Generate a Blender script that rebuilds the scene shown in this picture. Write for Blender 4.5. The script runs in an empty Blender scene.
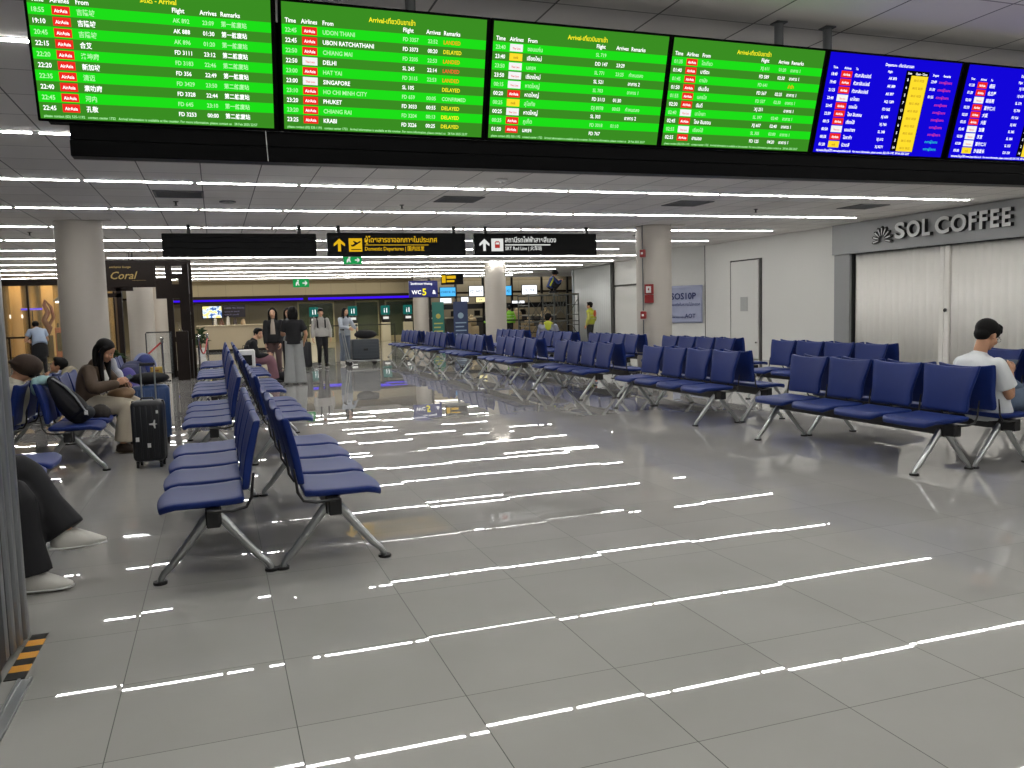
import bpy, bmesh, math, random
from mathutils import Vector, Matrix
random.seed(7)
SC = bpy.context.scene
COL = SC.collection
PI = math.pi
# ------------------------------------------------------------------ camera
CAMP = Vector((1.0137, -3.4462, 1.3975))
F, YAW, PITCH, ROLL = 837.9, .33679, -.0882, -.0278
cam_d = bpy.data.cameras.new('camera'); cam = bpy.data.objects.new('camera', cam_d); COL.objects.link(cam)
fw = Vector((math.sin(YAW)*math.cos(PITCH), math.cos(YAW)*math.cos(PITCH), math.sin(PITCH)))
r0 = Vector((math.cos(YAW), -math.sin(YAW), 0)); u0 = r0.cross(fw)
rr = math.cos(ROLL)*r0 + math.sin(ROLL)*u0; uu = -math.sin(ROLL)*r0 + math.cos(ROLL)*u0
M = Matrix((rr, uu, -fw)).transposed().to_4x4(); M.translation = CAMP
cam.matrix_world = M
cam_d.sensor_width = 36; cam_d.lens = F/1024*36; cam_d.clip_start = .05; cam_d.clip_end = 200
SC.camera = cam
# ------------------------------------------------------------------ world, exposure
w = bpy.data.worlds.new('world'); SC.world = w; w.use_nodes = True
w.node_tree.nodes['Background'].inputs[0].default_value = (.75, .8, .85, 1)
w.node_tree.nodes['Background'].inputs[1].default_value = .12
SC.view_settings.view_transform = 'Standard'; SC.view_settings.look = 'None'
SC.view_settings.gamma = 1; SC.view_settings.use_curve_mapping = False
SC.view_settings.exposure = 0.3
LAMP = 44.0        # radiance of the linear ceiling lights
# ------------------------------------------------------------------ materials
def hexc(h):
    c = [int(h[i:i+2], 16)/255 for i in (0, 2, 4)]
    return [x/12.92 if x <= .04045 else ((x+.055)/1.055)**2.4 for x in c]
MATS = {}
def mat(name, col=None, rough=.5, metal=0, emit=0, noise=0, scale=8, spec=.5, alpha=1, trans=0, coat=0):
    if name in MATS: return MATS[name]
    m = bpy.data.materials.new(name); m.use_nodes = True; MATS[name] = m
    nt = m.node_tree; b = nt.nodes['Principled BSDF']
    c = hexc(col) if isinstance(col, str) else list(col)
    b.inputs['Base Color'].default_value = (*c, 1)
    b.inputs['Roughness'].default_value = rough; b.inputs['Metallic'].default_value = metal
    b.inputs['Specular IOR Level'].default_value = spec
    b.inputs['Transmission Weight'].default_value = trans; b.inputs['Alpha'].default_value = alpha
    b.inputs['Coat Weight'].default_value = coat
    if emit:
        b.inputs['Base Color'].default_value = (0, 0, 0, 1); b.inputs['Specular IOR Level'].default_value = 0; b.inputs['Roughness'].default_value = 1
        b.inputs['Emission Color'].default_value = (*c, 1); b.inputs['Emission Strength'].default_value = emit
    if noise:
        tc = nt.nodes.new('ShaderNodeTexCoord'); n = nt.nodes.new('ShaderNodeTexNoise'); n.inputs['Scale'].default_value = scale
        n.inputs['Detail'].default_value = 4
        mx = nt.nodes.new('ShaderNodeMix'); mx.data_type = 'RGBA'
        mx.inputs[6].default_value = (*[x*(1-noise) for x in c], 1); mx.inputs[7].default_value = (*[min(1, x*(1+noise)) for x in c], 1)
        nt.links.new(tc.outputs['Object'], n.inputs['Vector']); nt.links.new(n.outputs[0], mx.inputs[0]); nt.links.new(mx.outputs[2], b.inputs['Base Color'])
    return m
class NT:
    def __init__(s, m): s.nt = m.node_tree; s.b = s.nt.nodes['Principled BSDF']
    def n(s, t, **k):
        x = s.nt.nodes.new(t)
        for a, v in k.items(): setattr(x, a, v)
        return x
    def l(s, a, b): s.nt.links.new(a, b)
    def m(s, op, a, b=None, c=None):
        x = s.n('ShaderNodeMath', operation=op)
        for i, v in enumerate((a, b, c)):
            if v is None: continue
            if isinstance(v, (int, float)): x.inputs[i].default_value = v
            else: s.l(v, x.inputs[i])
        return x.outputs[0]
    def line(s, c, off, pitch, width):     # 1 on the joint, 0 elsewhere
        t = s.m('SUBTRACT', c, off); t = s.m('PINGPONG', t, pitch/2)   # 0 at joints
        return s.m('LESS_THAN', t, width/2)
    def mix(s, f, a, b):
        x = s.n('ShaderNodeMix', data_type='RGBA')
        for i, v in ((0, f), (6, a), (7, b)):
            if isinstance(v, (int, float)): x.inputs[i].default_value = v
            elif isinstance(v, (tuple, list)): x.inputs[i].default_value = (*v[:3], 1)
            else: s.l(v, x.inputs[i])
        return x.outputs[2]
def floor_material():
    m = mat('floor_tile', (.3, .3, .29), .06); k = NT(m)
    geo = k.n('ShaderNodeNewGeometry'); sp = k.n('ShaderNodeSeparateXYZ'); k.l(geo.outputs['Position'], sp.inputs[0])
    X, Y = sp.outputs[0], sp.outputs[1]
    g = k.m('MAXIMUM', k.line(X, 0, .6, .0035), k.line(Y, 0, .6, .003))
    tx = k.m('FLOOR', k.m('DIVIDE', X, .6)); ty = k.m('FLOOR', k.m('DIVIDE', Y, .6))
    cb = k.n('ShaderNodeCombineXYZ'); k.l(tx, cb.inputs[0]); k.l(ty, cb.inputs[1])
    wn = k.n('ShaderNodeTexWhiteNoise', noise_dimensions='3D'); k.l(cb.outputs[0], wn.inputs['Vector'])
    nz = k.n('ShaderNodeTexNoise'); nz.inputs['Scale'].default_value = 1.3; nz.inputs['Detail'].default_value = 5; k.l(geo.outputs['Position'], nz.inputs['Vector'])
    v = k.m('ADD', k.m('MULTIPLY', wn.outputs['Value'], .25), k.m('MULTIPLY', nz.outputs[0], .75))
    c = k.mix(v, (.272, .264, .252), (.385, .375, .360)); c = k.mix(g, c, (.05, .05, .045)); k.l(c, k.b.inputs['Base Color'])
    # every tile lies a hair out of level, and its polished face ripples
    vm = k.n('ShaderNodeVectorMath', operation='SUBTRACT'); k.l(wn.outputs['Color'], vm.inputs[0]); vm.inputs[1].default_value = (.5, .5, .5)
    vs = k.n('ShaderNodeVectorMath', operation='MULTIPLY'); k.l(vm.outputs[0], vs.inputs[0]); vs.inputs[1].default_value = (.0050, .0050, 0)
    n2 = k.n('ShaderNodeTexNoise'); n2.inputs['Scale'].default_value = 1.6; n2.inputs['Detail'].default_value = 1; k.l(geo.outputs['Position'], n2.inputs['Vector'])
    v2 = k.n('ShaderNodeVectorMath', operation='SUBTRACT'); k.l(n2.outputs['Color'], v2.inputs[0]); v2.inputs[1].default_value = (.5, .5, .5)
    v3 = k.n('ShaderNodeVectorMath', operation='MULTIPLY'); k.l(v2.outputs[0], v3.inputs[0]); v3.inputs[1].default_value = (.0018, .0018, 0)
    a = k.n('ShaderNodeVectorMath', operation='ADD'); k.l(vs.outputs[0], a.inputs[0]); k.l(v3.outputs[0], a.inputs[1])
    a2 = k.n('ShaderNodeVectorMath', operation='ADD'); k.l(a.outputs[0], a2.inputs[0]); k.l(geo.outputs['Normal'], a2.inputs[1])
    nn = k.n('ShaderNodeVectorMath', operation='NORMALIZE'); k.l(a2.outputs[0], nn.inputs[0]); k.l(nn.outputs[0], k.b.inputs['Normal'])
    k.l(k.m('ADD', .006, k.m('MULTIPLY', g, .5)), k.b.inputs['Roughness'])
    k.b.inputs['IOR'].default_value = 1.40
    return m
def ceiling_material():
    m = mat('ceiling_tile', (.42, .42, .4), .75); k = NT(m)
    geo = k.n('ShaderNodeNewGeometry'); sp = k.n('ShaderNodeSeparateXYZ'); k.l(geo.outputs['Position'], sp.inputs[0])
    X, Y = sp.outputs[0], sp.outputs[1]
    gx = k.line(X, .335, .615, .012); gy = k.line(Y, 4.68, .65, .012)
    tx = k.m('FLOOR', k.m('DIVIDE', k.m('SUBTRACT', X, .335), .615)); ty = k.m('FLOOR', k.m('DIVIDE', k.m('SUBTRACT', Y, 4.68), .65))
    cb = k.n('ShaderNodeCombineXYZ'); k.l(tx, cb.inputs[0]); k.l(ty, cb.inputs[1])
    wn = k.n('ShaderNodeTexWhiteNoise', noise_dimensions='3D'); k.l(cb.outputs[0], wn.inputs['Vector'])
    c = k.mix(wn.outputs['Value'], (.72, .70, .675), (.80, .78, .755))
    c = k.mix(gy, c, (.30, .29, .28)); c = k.mix(gx, c, (.15, .15, .15)); k.l(c, k.b.inputs['Base Color'])
    return m
def panel_wall_material(name, col, pitch, off, axis):
    m = mat(name, col, .45); k = NT(m)
    geo = k.n('ShaderNodeNewGeometry'); sp = k.n('ShaderNodeSeparateXYZ'); k.l(geo.outputs['Position'], sp.inputs[0])
    g = k.line(sp.outputs[axis], off, pitch, .008)
    c = k.mix(g, hexc(col), [x*.35 for x in hexc(col)]); k.l(c, k.b.inputs['Base Color'])
    return m
M_FLOOR = floor_material(); M_CEIL = ceiling_material()
M_BLUE = mat('navy_vinyl', '152a69', .5, spec=.25, noise=.08, scale=14)
M_ALU = mat('satin_aluminium', 'b3b6b6', .32, .9)
M_BLACK = mat('black_metal', '121214', .4)
M_RUB = mat('black_rubber', '0b0b0c', .6)
M_COLUMN = mat('column_plaster', 'b3ada4', .6, noise=.03, scale=2)
M_WALL = mat('white_wall', 'cfd0cb', .45, noise=.02, scale=1.5)
M_FASCIA = mat('grey_fascia', '8d8f90', .35, noise=.03)
M_CREAM = mat('cream_shutter', 'eeece6', .45)
M_GLOSSB = mat('gloss_black', '020203', .35, spec=.05)
M_BEZEL = mat('bezel_black', '020202', .5, spec=.04)
M_LIGHT = mat('lamp_diffuser', (1, .985, .95), emit=LAMP)
M_DKBROWN = mat('dark_brown_wood', '1c1411', .5, spec=.2, noise=.15, scale=6)
M_BEIGE = mat('beige_laminate', 'a39a80', .45, noise=.03)
M_CHROME = mat('chrome', 'c8c8c8', .15, 1)
M_WHITE = mat('white_plastic', 'd8d8d6', .4)
M_SKIN = mat('skin', 'b98a6c', .55, noise=.04)
M_HAIR = mat('black_hair', '080606', .6, spec=.2)
# ------------------------------------------------------------------ mesh helpers
def finish(name, me, parent=None, smooth=False, angle=.6):
    o = bpy.data.objects.new(name, me); COL.objects.link(o)
    if parent: o.parent = parent
    if smooth: me.shade_smooth() if angle is None else shade(me, angle)
    return o
def shade(me, angle):
    me.shade_smooth()
    bm = bmesh.new(); bm.from_mesh(me)
    for e in bm.edges:
        if len(e.link_faces) == 2 and e.calc_face_angle(0) > angle: e.smooth = False
    bm.to_mesh(me); bm.free()
class MB:
    def __init__(s): s.bm = bmesh.new(); s.mats = []; s.cur = 0
    def mat(s, m):
        if m not in s.mats: s.mats.append(m)
        s.cur = s.mats.index(m); return s
    def _tag(s, n0):
        s.bm.faces.ensure_lookup_table()
        for f in s.bm.faces[n0:]: f.material_index = s.cur
    def box(s, x0, x1, y0, y1, z0, z1, bev=0, seg=1, mx=None):
        n0 = len(s.bm.faces)
        c = Vector(((x0+x1)/2, (y0+y1)/2, (z0+z1)/2))
        mt = Matrix.Translation(c) @ Matrix.Diagonal((abs(x1-x0), abs(y1-y0), abs(z1-z0), 1))
        if mx: mt = mx @ mt
        if bev:
            t = bmesh.new(); bmesh.ops.create_cube(t, size=1, matrix=Matrix.Diagonal((abs(x1-x0), abs(y1-y0), abs(z1-z0), 1)))
            bmesh.ops.bevel(t, geom=t.edges[:], offset=bev, segments=seg, profile=.5, affect='EDGES')
            mm = Matrix.Translation(c); mm = mx @ mm if mx else mm
            bmesh.ops.transform(t, matrix=mm, verts=t.verts)
            tm = bpy.data.meshes.new('tmp'); t.to_mesh(tm); t.free(); s.bm.from_mesh(tm); bpy.data.meshes.remove(tm)
        else: bmesh.ops.create_cube(s.bm, size=1, matrix=mt)
        s._tag(n0); return s
    def sweep(s, pts, rad, n=8, side=None, ratio=1.0, cap=True, ends=True):
        """tube along pts; rad: number or list; ratio: second radius over the first (along tangent x side)"""
        n0 = len(s.bm.faces)
        P = [Vector(p) for p in pts]; R = rad if isinstance(rad, (list, tuple)) else [rad]*len(P)
        rt = ratio if isinstance(ratio, (list, tuple)) else [ratio]*len(P)
        rings = []; prev = None
        for i, p in enumerate(P):
            t = (P[min(i+1, len(P)-1)]-P[max(i-1, 0)])
            if t.length < 1e-9: t = Vector((0, 0, 1))
            t.normalize()
            a = Vector(side) if side else (prev or (Vector((1, 0, 0)) if abs(t.x) < .8 else Vector((0, 1, 0))))
            a = a - t*a.dot(t)
            if a.length < 1e-6: a = t.orthogonal()
            a.normalize(); b = t.cross(a); prev = a
            rings.append([s.bm.verts.new(p + a*R[i]*math.cos(2*PI*k/n) + b*R[i]*rt[i]*math.sin(2*PI*k/n)) for k in range(n)])
        for q in range(len(rings)-1):
            for k in range(n): s.bm.faces.new((rings[q][k], rings[q][(k+1) % n], rings[q+1][(k+1) % n], rings[q+1][k]))
        if cap:
            s.bm.faces.new(rings[0][::-1]); s.bm.faces.new(rings[-1])
        s._tag(n0); return s
    def ell(s, c, r, seg=12, rings=8, mx=None):
        n0 = len(s.bm.faces); r = r if isinstance(r, (tuple, list)) else (r, r, r)
        m = Matrix.Translation(Vector(c)) @ Matrix.Diagonal((*r, 1))
        if mx: m = Matrix.Translation(Vector(c)) @ mx @ Matrix.Diagonal((*r, 1))
        bmesh.ops.create_uvsphere(s.bm, u_segments=seg, v_segments=rings, radius=1, matrix=m); s._tag(n0); return s
    def cyl(s, c, r, h, n=16, axis='z', r2=None):
        n0 = len(s.bm.faces)
        m = Matrix.Translation(Vector(c))
        if axis == 'x': m = m @ Matrix.Rotation(PI/2, 4, 'Y')
        if axis == 'y': m = m @ Matrix.Rotation(PI/2, 4, 'X')
        bmesh.ops.create_cone(s.bm, cap_ends=True, segments=n, radius1=r, radius2=r if r2 is None else r2, depth=h, matrix=m); s._tag(n0); return s
    def quad(s, a, b, c, d):
        f = s.bm.faces.new([s.bm.verts.new(Vector(p)) for p in (a, b, c, d)]); f.material_index = s.cur; return s
    def prism(s, poly, fn, d):
        """poly: 2D outline; fn(u,v,w) -> 3D; thickness d"""
        n0 = len(s.bm.faces)
        A = [s.bm.verts.new(fn(u, v, 0)) for u, v in poly]; B = [s.bm.verts.new(fn(u, v, d)) for u, v in poly]
        s.bm.faces.new(A[::-1]); s.bm.faces.new(B)
        for i in range(len(A)): s.bm.faces.new((A[i], A[(i+1) % len(A)], B[(i+1) % len(A)], B[i]))
        s._tag(n0); return s
    def add(s, me, mx=None):
        n0 = len(s.bm.faces); v0 = len(s.bm.verts)
        s.bm.from_mesh(me); s.bm.verts.ensure_lookup_table()
        if mx: bmesh.ops.transform(s.bm, matrix=mx, verts=s.bm.verts[v0:])
        s._tag(n0); return s
    def mesh(s, name='mesh', smooth=False, angle=.6):
        bmesh.ops.recalc_face_normals(s.bm, faces=s.bm.faces[:])
        me = bpy.data.meshes.new(name); s.bm.to_mesh(me); s.bm.free()
        for m in s.mats: me.materials.append(m)
        if smooth: shade(me, angle)
        return me
    def obj(s, name, parent=None, smooth=False, angle=.6):
        return finish(name, s.mesh(name, smooth, angle), parent)
def mb(m): return MB().mat(m)
def tag(o, label=None, cat=None, group=None, kind=None):
    if label: o['label'] = label
    if cat: o['category'] = cat
    if group: o['group'] = group
    if kind: o['kind'] = kind
    return o
def empty(name, loc, rz=0, label=None, cat=None, group=None):
    o = bpy.data.objects.new(name, None); COL.objects.link(o); o.location = loc; o.rotation_euler = (0, 0, rz); o.empty_display_size = .2
    return tag(o, label, cat, group)
def struct(name, m, parent=None, smooth=False):
    o = m.obj(name, parent, smooth); o['kind'] = 'structure'; return o
CH = {}
def adopt(root):
    CH[root.name] = True
def dup(root, loc, rz, label=None, group=None):
    r = root.copy(); COL.objects.link(r); r.location = loc; r.rotation_euler = (0, 0, rz)
    if label: r['label'] = label
    if group: r['group'] = group
    for ch in KIDS[root.name]:
        c = ch.copy(); COL.objects.link(c); c.parent = r
        for g in GK.get(ch.name, []):
            d = g.copy(); COL.objects.link(d); d.parent = c
    return r
KIDS = {}; GK = {}
def register(root):
    KIDS[root.name] = [o for o in COL.objects if o.parent == root]
    for c in KIDS[root.name]: GK[c.name] = [o for o in COL.objects if o.parent == c]
WS = bpy.data.scenes.new('workshop')      # a scratch scene where modifiers are applied
def tmpmesh(me, mods):
    o = bpy.data.objects.new('tmp', me); WS.collection.objects.link(o)
    for t, kw in mods:
        md = o.modifiers.new('m', t)
        for a, v in kw.items(): setattr(md, a, v)
    vl = WS.view_layers[0]; vl.update(); dg = vl.depsgraph
    out = bpy.data.meshes.new_from_object(o.evaluated_get(dg)); bpy.data.objects.remove(o)
    return out
# text: items (string, x, y, cap size, material, align, bold) collected in one flat mesh in the local XY plane
def text_meshes(strings, extrude=0, res=2, bold=0, shear=0):
    obs = []
    for t in strings:
        c = bpy.data.curves.new('t', 'FONT'); c.body = t; c.resolution_u = res; c.extrude = extrude; c.offset = bold; c.shear = shear
        o = bpy.data.objects.new('t', c); WS.collection.objects.link(o); obs.append(o)
    vl = WS.view_layers[0]; vl.update(); dg = vl.depsgraph
    out = []
    for o in obs:
        out.append(bpy.data.meshes.new_from_object(o.evaluated_get(dg)))
    for o in obs:
        c = o.data; bpy.data.objects.remove(o); bpy.data.curves.remove(c)
    return out
def lettering(items, mx, name, parent, bold=.012, extrude=0, shear=0, squeeze=1.0):
    ms = text_meshes([i[0] for i in items], extrude, 2, bold, shear)
    g = MB()
    for (t, x, y, size, m, al), me in zip(items, ms):
        xs = [v.co.x for v in me.vertices] or [0]
        wd = (max(xs)-min(xs))*size*squeeze; x0 = min(xs)*size*squeeze
        dx = x-x0 if al == 'L' else (x-wd/2-x0 if al == 'C' else x-wd-x0)
        g.mat(m).add(me, mx @ Matrix.Translation((dx, y, 0)) @ Matrix.Diagonal((size*squeeze, size, size if extrude else 1, 1)))
        bpy.data.meshes.remove(me)
    return finish(name, mesh_keep(g, name), parent)
def mesh_keep(g, name):
    me = bpy.data.meshes.new(name); g.bm.to_mesh(me); g.bm.free()
    for m in g.mats: me.materials.append(m)
    return me
def frame_mx(origin, xd, yd):
    xd = Vector(xd).normalized(); yd = Vector(yd).normalized(); z = xd.cross(yd)
    m = Matrix((xd, yd, z)).transposed().to_4x4(); m.translation = Vector(origin); return m
H = 3.0
# ================================================================== ROOM
struct('floor', mb(M_FLOOR).box(-14, 24, -10, 46, -.1, 0))
struct('ceiling', mb(M_CEIL).box(-14, 24, -10, 35.6, H, H+.1))
M_BACKCEIL = mat('far_ceiling', '6f6755', .7)
struct('trim_1', mb(M_BACKCEIL).box(-14, 24, 35.6, 46, 3.5, 3.6).box(-14, 24, 35.5, 35.6, 3.1, 3.6))
struct('wall_front', mb(M_WALL).box(-14, 24, -10.1, -10, 0, 3.1))
struct('wall_left', mb(M_WALL).box(-14.1, -14, -10, 46, 0, 3.6))
# right wall, nearest section above and beside the coffee shop
WX = 13.7
M_RWALL = mat('white_panel_wall', 'd0d0cc', .4, noise=.015, scale=1.2)
struct('wall_right', mb(M_RWALL).box(WX, WX+.12, 11.4, 14.02, 0, H).box(WX, WX+.12, 15.38, 16.55, 0, H).box(WX, WX+.12, 14.02, 15.38, 2.5, H)
       .box(WX+.06, WX+.12, 14.02, 15.38, 0, 2.5)
       )
struct('wall_right_near', mb(M_RWALL).box(WX, WX+.12, -10, 3.0, 0, H))
struct('wall_shop_rear', mb(M_RWALL).box(WX+.5, WX+.6, 3, 11.4, 0, H))
# a wall panel turned towards the room, where the banner hangs
M_SEAM = mat('dark_seam', '3c3b38', .7)
p0, p1 = Vector((WX, 16.6, 0)), Vector((12.95, 18.1, 0)); dv = (p1-p0).normalized(); nv = Vector((dv.y, -dv.x, 0))
def slab(m, a, b, z0, z1, th):
    a = Vector(a); b = Vector(b); d = (b-a); L = d.length; ang = math.atan2(d.y, d.x)
    mx = Matrix.Translation((a.x, a.y, 0)) @ Matrix.Rotation(ang, 4, 'Z')
    m.box(0, L, -th/2, th/2, z0, z1, mx=mx); return m
struct('wall_corner', slab(slab(mb(M_RWALL), (WX+.04, 16.6, 0), (12.95, 18.1, 0), 0, H, .08), (12.95, 18.1, 0), (14.9, 18.6, 0), 0, H, .08))
struct('trim_2', mb(M_SEAM).box(WX-.004, WX+.03, 16.56, 16.58, 0, H).box(WX-.006, WX+.01, 11.4, 11.43, 0, H))
# panel wall with a flush door further on
struct('wall_panelled', slab(mb(M_RWALL), (14.9, 18.6, 0), (14.72, 24.2, 0), 0, H, .1))
struct('trim_3', mb(M_SEAM).box(14.60, 14.66, 24.05, 24.25, 0, 3).box(14.66, 14.69, 22.2, 22.24, 0, 3).box(14.66, 14.70, 22.2, 24.1, 2.12, 2.18))
# flush door in the right wall
d1 = struct('door_1', mb(M_RWALL).box(WX-.012, WX+.03, 14.16, 15.33, .02, 2.46))
hd = mb(M_CHROME).cyl((WX-.03, 14.22, .42), .02, .04, axis='x').box(WX-.05, WX-.03, 14.20, 14.24, .40, .44).obj('door_handle', d1)
struct('trim_4', mb(M_SEAM).box(WX-.004, WX+.05, 14.05, 14.13, 0, 2.5).box(WX-.004, WX+.02, 15.335, 15.36, 0, 2.5).box(WX-.004, WX+.02, 14.1, 15.36, 2.47, 2.5))
# ---- grooved folding partition by the far corridor
def corrugated(m, a, b, z0, z1, pitch, amp, steps=6):
    a = Vector((*a, 0)); b = Vector((*b, 0)); L = (b-a).length; d = (b-a)/L; n = Vector((-d.y, d.x, 0))
    N = max(2, int(L/pitch*steps)); prev = None
    for i in range(N+1):
        t = L*i/N; ph = (t/pitch) % 1; off = amp*(1-abs(math.sin(PI*ph))**.6*2+.5)
        p = a+d*t+n*off
        vs = (m.bm.verts.new((p.x, p.y, z0)), m.bm.verts.new((p.x, p.y, z1)))
        if prev: f = m.bm.faces.new((prev[0], vs[0], vs[1], prev[1])); f.material_index = m.cur
        prev = vs
    return m
def solid(o, th):
    md = o.modifiers.new('solid', 'SOLIDIFY'); md.thickness = th; md.offset = 0; return o
part = empty('folding_partition', (14.8, 26.4, 0), 0, 'pale grey grooved folding partition closing the far corridor behind the guard', 'partition')
M_GROOVE = mat('pale_groove', 'dcdfde', .4)
def rel(o, root):
    o.location = -Vector(root.location); return o
rel(solid(corrugated(mb(M_GROOVE), (14.80, 24.25), (15.07, 28.6), 0.02, 2.97, .22, .012).obj('panel', part, True, 1.2), .012), part)
rel(mb(M_ALU).box(14.74, 14.86, 24.22, 24.32, 0, 2.98).box(15.0, 15.12, 28.55, 28.65, 0, 2.98).obj('end_post', part), part)
for y, lab in ((23.6, 0), (26.6, 1)):
    pass
# ================================================================== COLUMNS
for i, (x, y) in enumerate(((-.99, 11.75), (9.45, 11.75), (-1.03, 23.3), (9.88, 23.3), (-1.15, 34.9), (10.05, 34.9))):
    o = mb(M_COLUMN).cyl((x, y, H/2), .355, H, 40).mat(M_SEAM).box(x+.2, x+.52, y-.36, y-.3, H-.012, H+.01).obj('column_%d' % (i+1), None, True, .8)
    o.name = 'trim_%d' % (10+i); o['kind'] = 'structure'
# ================================================================== CEILING LIGHTS
rowdef = [(-5.72, -1, 12), (-3.12, -2, 12), (-.52, -2, 12), (2.08, -2, 8.1), (4.68, -2, 13), (7.28, -2.4, 12.9), (9.88, -3, 12.9), (12.48, -3.6, 12.9), (15.08, -4.6, 13.0),
          (17.68, -5, 12.7), (20.28, -5.6, 14.2), (22.88, -6, 14.2), (25.48, -6.4, 14.4), (28.08, -7, 14.6), (30.68, -7, 15), (33.28, -7, 15)]
lm = mb(M_LIGHT).box(-.570, .570, -.021, .021, -.008, .0); lm_me = lm.mesh('light_diffuser')
hm = mb(M_ALU).box(-.598, .598, -.026, .026, -.006, .0); hm_me = hm.mesh('light_housing')
ordn = ['first', 'second', 'third', 'fourth', 'fifth', 'sixth', 'seventh', 'eighth', 'ninth', 'tenth', 'eleventh', 'twelfth', 'thirteenth', 'fourteenth', 'fifteenth', 'sixteenth']
for ri, (y, xa, xb) in enumerate(rowdef):
    n = math.ceil((xa+.33)/1.2)
    while True:
        x0 = -.33+1.2*n; n += 1
        if x0+1.2 > xb+.01: break
        o = bpy.data.objects.new('ceiling_light', None); COL.objects.link(o); o.location = (x0+.6, y, H)
        k = ri-3
        if k >= 0: lab = 'slim white linear ceiling light of the %s row beyond the flight boards' % ordn[k] if k else 'slim white linear ceiling light of the row just beyond the flight boards'
        else: lab = 'slim white linear ceiling light, %s row on the near side of the flight boards' % ordn[-k-1]
        tag(o, lab, 'ceiling light', 'ceiling lights of row %s' % ordn[ri])
        a = bpy.data.objects.new('housing', hm_me); COL.objects.link(a); a.parent = o
        b = bpy.data.objects.new('diffuser', lm_me); COL.objects.link(b); b.parent = o; b.location = (0, 0, -.003)
# ceiling vents, sprinklers, speaker
M_VENT = mat('vent_grey', '55575a', .5)
for x, y, lab in ((.66, 8.28, 'grey ceiling air vent above the blank black hanging sign'), (4.4, 8.3, 'grey ceiling air vent in front of the yellow lettered sign'),
                  (8.15, 8.3, 'grey ceiling air vent between the train sign and the column'), (11.6, 8.3, 'grey ceiling air vent nearest the coffee shop'),
                  (10.3, 13.4, 'grey ceiling air vent beyond the column with the fire sign')):
    v = empty('ceiling_vent', (x, y, H), 0, lab, 'air vent')
    mb(M_VENT).box(-.3, .3, -.3, -.27, -.012, 0).box(-.3, .3, .27, .3, -.012, 0).box(-.3, -.27, -.3, .3, -.012, 0).box(.27, .3, -.3, .3, -.012, 0).obj('frame', v)
    g = mb(M_VENT)
    for i in range(9): g.box(-.27, .27, -.25+i*.058, -.22+i*.058, -.01, -.002)
    g.obj('louvre', v)
for x, y, lab in ((.59, 9.02, 'small dark sprinkler head on the ceiling near the blank black sign'), (3.72, 9.02, 'small dark sprinkler head on the ceiling by the yellow sign vent'),
                  (9.84, 8.88, 'small dark sprinkler head on the ceiling left of the coffee shop'), (-2.0, 13.5, 'small dark sprinkler head on the ceiling beyond the left column')):
    v = empty('sprinkler', (x, y, H), 0, lab, 'sprinkler')
    mb(M_BLACK).cyl((0, 0, -.005), .035, .01).obj('escutcheon', v, True); mb(M_BLACK).cyl((0, 0, -.03), .012, .05, 10).cyl((0, 0, -.055), .022, .006, 12).obj('nozzle', v, True)
v = empty('ceiling_speaker', (1.26, 8.94, H), 0, 'round flat ceiling speaker between two light rows', 'speaker'); mb(M_VENT).cyl((0, 0, -.008), .11, .016, 24).obj('grille', v, True)
v = empty('smoke_detector', (4.41, 6.47, H), 0, 'pale square smoke detector on the ceiling just behind the boards', 'detector')
mb(M_WHITE).box(-.07, .07, -.07, .07, -.03, 0, .01).obj('base', v); mb(M_WHITE).cyl((0, 0, -.04), .05, .03, 20).obj('sensor', v, True)
# ================================================================== FLIGHT BOARDS
M_DG = mat('screen_dark_green', hexc('3a8c22'), emit=0.820); M_BG = mat('screen_bright_green', hexc('1ee31a'), emit=0.779)
M_SB = mat('screen_blue', hexc('1206d8'), emit=0.820); M_SBK = mat('screen_black', hexc('0a0a12'), emit=.5)
M_TW = mat('screen_white', (1, 1, 1), emit=1.066); M_TG = mat('screen_pale_green', hexc('b8ffb0'), emit=0.820)
M_TY = mat('screen_yellow', hexc('fff02a'), emit=0.902); M_TO = mat('screen_orange', hexc('ff9d1c'), emit=0.820); M_TR = mat('screen_red', hexc('ff5a35'), emit=0.820)
M_RED = mat('badge_red', hexc('ee2a22'), emit=0.820); M_BW = mat('badge_white', hexc('f5f5f5'), emit=0.820); M_BY = mat('badge_yellow', hexc('ffdf2e'), emit=0.820)
M_PK = mat('screen_pink', hexc('e63c8c'), emit=0.820); M_CY = mat('screen_cyan', hexc('2fd6c8'), emit=0.820); M_BRN = mat('badge_text', hexc('b07a20'), emit=.8)
A, Wb, Yb = 'A', 'W', 'Y'
S1 = [('18:55', A, '吉隆坡', 'AK 892', '23:09', '第一航廈站', 0), ('19:10', A, '吉隆坡', 'AK 888', '01:30', '第一航廈站', 0), ('20:45', A, '吉隆坡', 'AK 896', '01:20', '第一航廈站', 0),
      ('22:15', A, '合艾', 'FD 3111', '23:12', '第二航廈站', 0), ('22:20', A, '洛坤府', 'FD 3183', '22:46', '第二航廈站', 0), ('22:20', A, '新加坡', 'FD 356', '22:49', '第一航廈站', 0),
      ('22:35', A, '清迈', 'FD 3429', '23:50', '第二航廈站', 0), ('22:40', A, '素叻府', 'FD 3328', '22:44', '第二航廈站', 0), ('22:45', A, '河内', 'FD 645', '23:10', '第一航廈站', 0), ('22:45', A, '孔敬', 'FD 3253', '00:00', '第二航廈站', 0)]
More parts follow.
